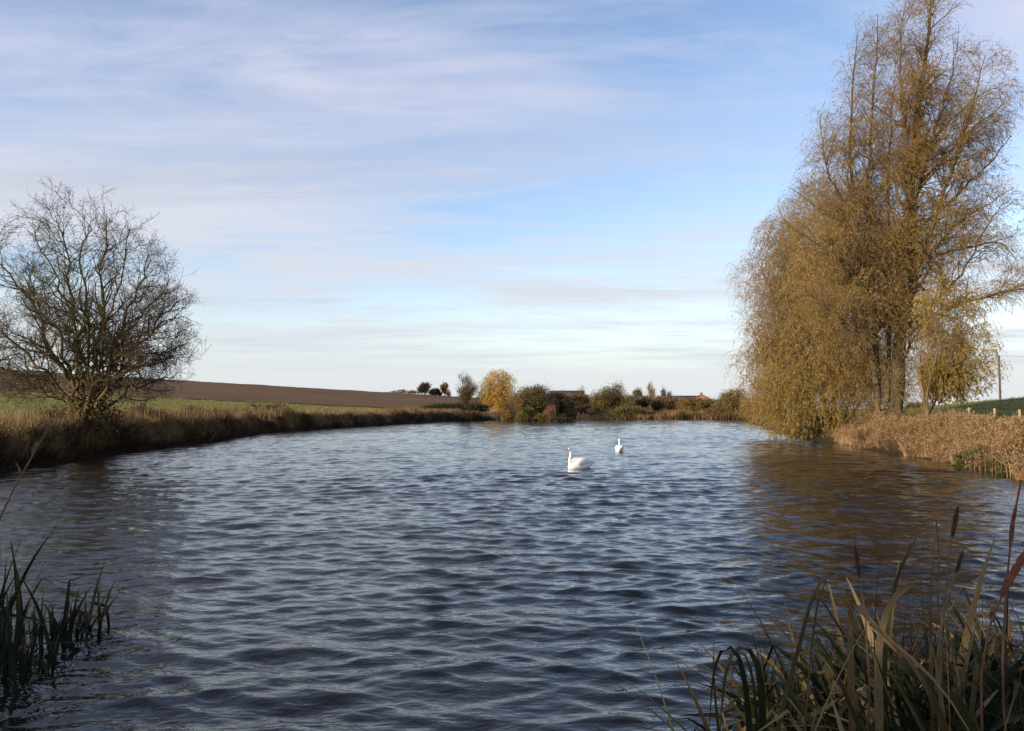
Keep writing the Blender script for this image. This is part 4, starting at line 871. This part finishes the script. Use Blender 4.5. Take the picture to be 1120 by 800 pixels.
    tag(Acc().add(V, F_, rep(np.clip(rng.normal(.25, .22, n), 0, 1), 10)).obj('reed_litter', M['rush_leaf']), 'thick undergrowth of short dead rush leaves filling the near reed bed', 'reeds', kind='stuff')
rng = np.random.default_rng(404)
near_rushes()
rng = np.random.default_rng(99)

# ------------------------------------------------------------------ trees on the viewer's own bank (they throw the shade over the near reeds)
SUN_AZ, SUN_EL = R(237), R(17)                          # azimuth clockwise from +Y
sd_ = np.array([math.sin(SUN_AZ)*math.cos(SUN_EL), math.cos(SUN_AZ)*math.cos(SUN_EL), math.sin(SUN_EL)])
def shade_tree(x, y, h, w, n, label):
    g = float(land(x, y)); b = np.array([x, y, g-.05]); t = thing('bankside_tree', label, 'tree', b, 'trees on the viewer\'s own bank')
    S, Rr = [], []
    for i in range(9):
        a = rng.uniform(0, 6.28); q_ = rng.uniform(.2, 1); e = b+np.array([math.cos(a)*w*q_, math.sin(a)*w*q_, h*rng.uniform(.55, 1)*(1-.25*q_*q_)]); P, r = stem([b, b+(e-b)*np.array([.3, .3, .45]), e], .16, .03, 10, .08); S.append(P); Rr.append(r)
    S = np.array(S); Rr = np.array(Rr); B1, r1 = grow(S, Rr, 180, .15, .98, h*.28, 48, 6, .08, .12, .5, .3, .012); B2, r2 = grow(B1, r1, 1500, .1, .99, h*.1, 45, 4, .05, .15, .6, .2, .006)
    V, F_ = tubes(S, Rr, 6); Acc().add(V, F_).obj('trunk', M['bark'], t, True, b); a = Acc()
    for P, r in ((B1, r1), (B2, r2)):
        V, F_ = tubes(P, r, 3); a.add(V, F_)
    a.obj('branches', M['twig'], t, True, b)
    V, F_, i, _ = leafset(B2, n, .16, .06, .3); Acc().add(V, F_, rep(rng.uniform(0, 1, n), 4)).obj('crown', M['brown_leaf'], t, False, b)
for x, y, h, w, n in [(-7.3, -4.6, 7, 2.6, 8500), (-13.5, -1.9, 8.5, 3, 18000), (-10.5, -7.5, 9, 3, 10000), (-18.5, -5.5, 10, 3.4, 18000)]:
    shade_tree(x, y, h, w, n, 'leafy tree on the near bank behind the viewer, out of the picture')

# ------------------------------------------------------------------ sky, sun, camera
sc = bpy.context.scene
w = bpy.data.worlds.new('World'); sc.world = w; w.use_nodes = True; nt = w.node_tree; nt.nodes.clear()
sky = nt.nodes.new('ShaderNodeTexSky'); sky.sky_type = 'NISHITA'; sky.sun_disc = False; sky.sun_elevation = SUN_EL; sky.sun_rotation = SUN_AZ; sky.altitude = 0; sky.air_density = 1; sky.dust_density = .6; sky.ozone_density = 1.6
tc = nt.nodes.new('ShaderNodeTexCoord'); sp = nt.nodes.new('ShaderNodeSeparateXYZ'); nt.links.new(tc.outputs['Generated'], sp.inputs[0])
zz = math_(nt, 'ADD', math_(nt, 'MAXIMUM', sp.outputs[2], 0), .045)
cb = nt.nodes.new('ShaderNodeCombineXYZ'); nt.links.new(math_(nt, 'DIVIDE', sp.outputs[0], zz), cb.inputs[0]); nt.links.new(math_(nt, 'DIVIDE', sp.outputs[1], zz), cb.inputs[1])
def cl(sx, sy, rot, scale, det, rough, dist, off):
    mp = N(nt, 'ShaderNodeMapping'); mp.inputs['Scale'].default_value = (sx, sy, 1); mp.inputs['Rotation'].default_value = (0, 0, rot); mp.inputs['Location'].default_value = off; nt.links.new(cb.outputs[0], mp.inputs[0])
    return noise(nt, scale, det, rough, mp.outputs[0], dist)
def sstep(v, a, b, lo=0, hi=1):
    m = nt.nodes.new('ShaderNodeMapRange'); m.interpolation_type = 'SMOOTHSTEP'; m.inputs[1].default_value = a; m.inputs[2].default_value = b; m.inputs[3].default_value = lo; m.inputs[4].default_value = hi
    nt.links.new(v, m.inputs[0]); return m.outputs[0]
veil = sstep(cl(.5, .8, R(12), .8, 6, .5, .5, (3.1, 1.7, 0)), .28, .72)
fine = sstep(cl(.4, 1.3, R(17), 1.5, 8, .6, .8, (7.7, 2.3, 0)), .35, .75)
wisp = sstep(cl(.3, 1.1, R(22), 4.2, 10, .62, 1.2, (2.7, 6.3, 0)), .42, .72)
grey = sstep(cl(.16, .8, R(4), 1.0, 6, .55, .5, (1.2, 9.4, 0)), .52, .75)
hgt = math_(nt, 'ADD', sp.outputs[2], math_(nt, 'MULTIPLY', math_(nt, 'SUBTRACT', cl(.5, .5, R(-10), .7, 4, .5, .3, (5, 5, 0)), .5), .09))
band = nt.nodes.new('ShaderNodeValToRGB'); nt.links.new(hgt, band.inputs[0]); e = band.color_ramp.elements
BAND = [(0, .97), (.07, .9), (.125, .66), (.17, .8), (.235, .95), (.285, .55), (.33, .42), (.385, .74), (.48, .72), (.62, .42), (.85, .25)]
while len(e) < len(BAND): e.new(.5)
for el, (p_, v_) in zip(e, BAND): el.position = p_; el.color = (v_, v_, v_, 1)
tex = math_(nt, 'ADD', math_(nt, 'MULTIPLY', wisp, .16), math_(nt, 'ADD', math_(nt, 'MULTIPLY', veil, .55), math_(nt, 'MULTIPLY', fine, .32)))
low = sstep(sp.outputs[2], .02, .14)
dens = math_(nt, 'MULTIPLY', band.outputs[0], math_(nt, 'ADD', 1, math_(nt, 'MULTIPLY', math_(nt, 'MULTIPLY', math_(nt, 'SUBTRACT', tex, .52), 2.5), low)), True)
high = sstep(sp.outputs[2], .0, .4)
cloudc = mixc(nt, high, (3.3, 3.5, 3.65), (2.95, 3.1, 3.85))
cloudc = mixc(nt, math_(nt, 'MULTIPLY', math_(nt, 'MULTIPLY', grey, low), .42), cloudc, (2.1, 2.2, 2.6))
da, db = ray(498, 286), ray(662, 307); da, db = da/np.linalg.norm(da), db/np.linalg.norm(db); nn = np.cross(da, db); nn /= np.linalg.norm(nn); al = np.cross(nn, da); span = float(db@al)
def dot_(v):
    m = nt.nodes.new('ShaderNodeVectorMath'); m.operation = 'DOT_PRODUCT'; nt.links.new(tc.outputs['Generated'], m.inputs[0]); m.inputs[1].default_value = tuple(v); return m.outputs['Value']
across = math_(nt, 'ABSOLUTE', math_(nt, 'ADD', dot_(nn), math_(nt, 'MULTIPLY', math_(nt, 'SUBTRACT', noise(nt, 30, 3, .5, tc.outputs['Generated']), .5), .004)))
trail = math_(nt, 'MULTIPLY', sstep(across, .0035, 0), math_(nt, 'MULTIPLY', sstep(dot_(al), -.02, span*.6), sstep(dot_(al), span, span*.93)))   # an old vapour trail
col = mixc(nt, dens, mixc(nt, 1.0, sky.outputs[0], (1.07, 1.0, 1.04), 'MULTIPLY'), cloudc)
col = mixc(nt, math_(nt, 'MULTIPLY', trail, .5), col, (3.7, 3.85, 4.2))
bg = nt.nodes.new('ShaderNodeBackground'); bg.inputs[1].default_value = .15; nt.links.new(col, bg.inputs[0])
ow = nt.nodes.new('ShaderNodeOutputWorld'); nt.links.new(bg.outputs[0], ow.inputs[0])
L = bpy.data.lights.new('sun', 'SUN'); L.energy = 4.6; L.angle = R(.53); L.color = (1, .84, .64)
lo = bpy.data.objects.new('sun', L); C.objects.link(lo)
from mathutils import Vector
lo.rotation_euler = Vector(sd_).to_track_quat('Z', 'Y').to_euler(); lo.location = (-30, -20, 30)
cam = bpy.data.cameras.new('camera'); cam.sensor_width = 36; cam.lens = 36*F/1120; cam.clip_end = 6000; cam.clip_start = .05
co = bpy.data.objects.new('camera', cam); C.objects.link(co); co.location = (0, 0, CAMZ); co.rotation_euler = (R(90)+PITCH, 0, 0); sc.camera = co
sc.view_settings.view_transform = 'Standard'; sc.view_settings.look = 'None'; sc.view_settings.exposure = .6; sc.view_settings.gamma = 1
sc.cycles.use_denoising = True; sc.cycles.max_bounces = 6; sc.cycles.transparent_max_bounces = 4
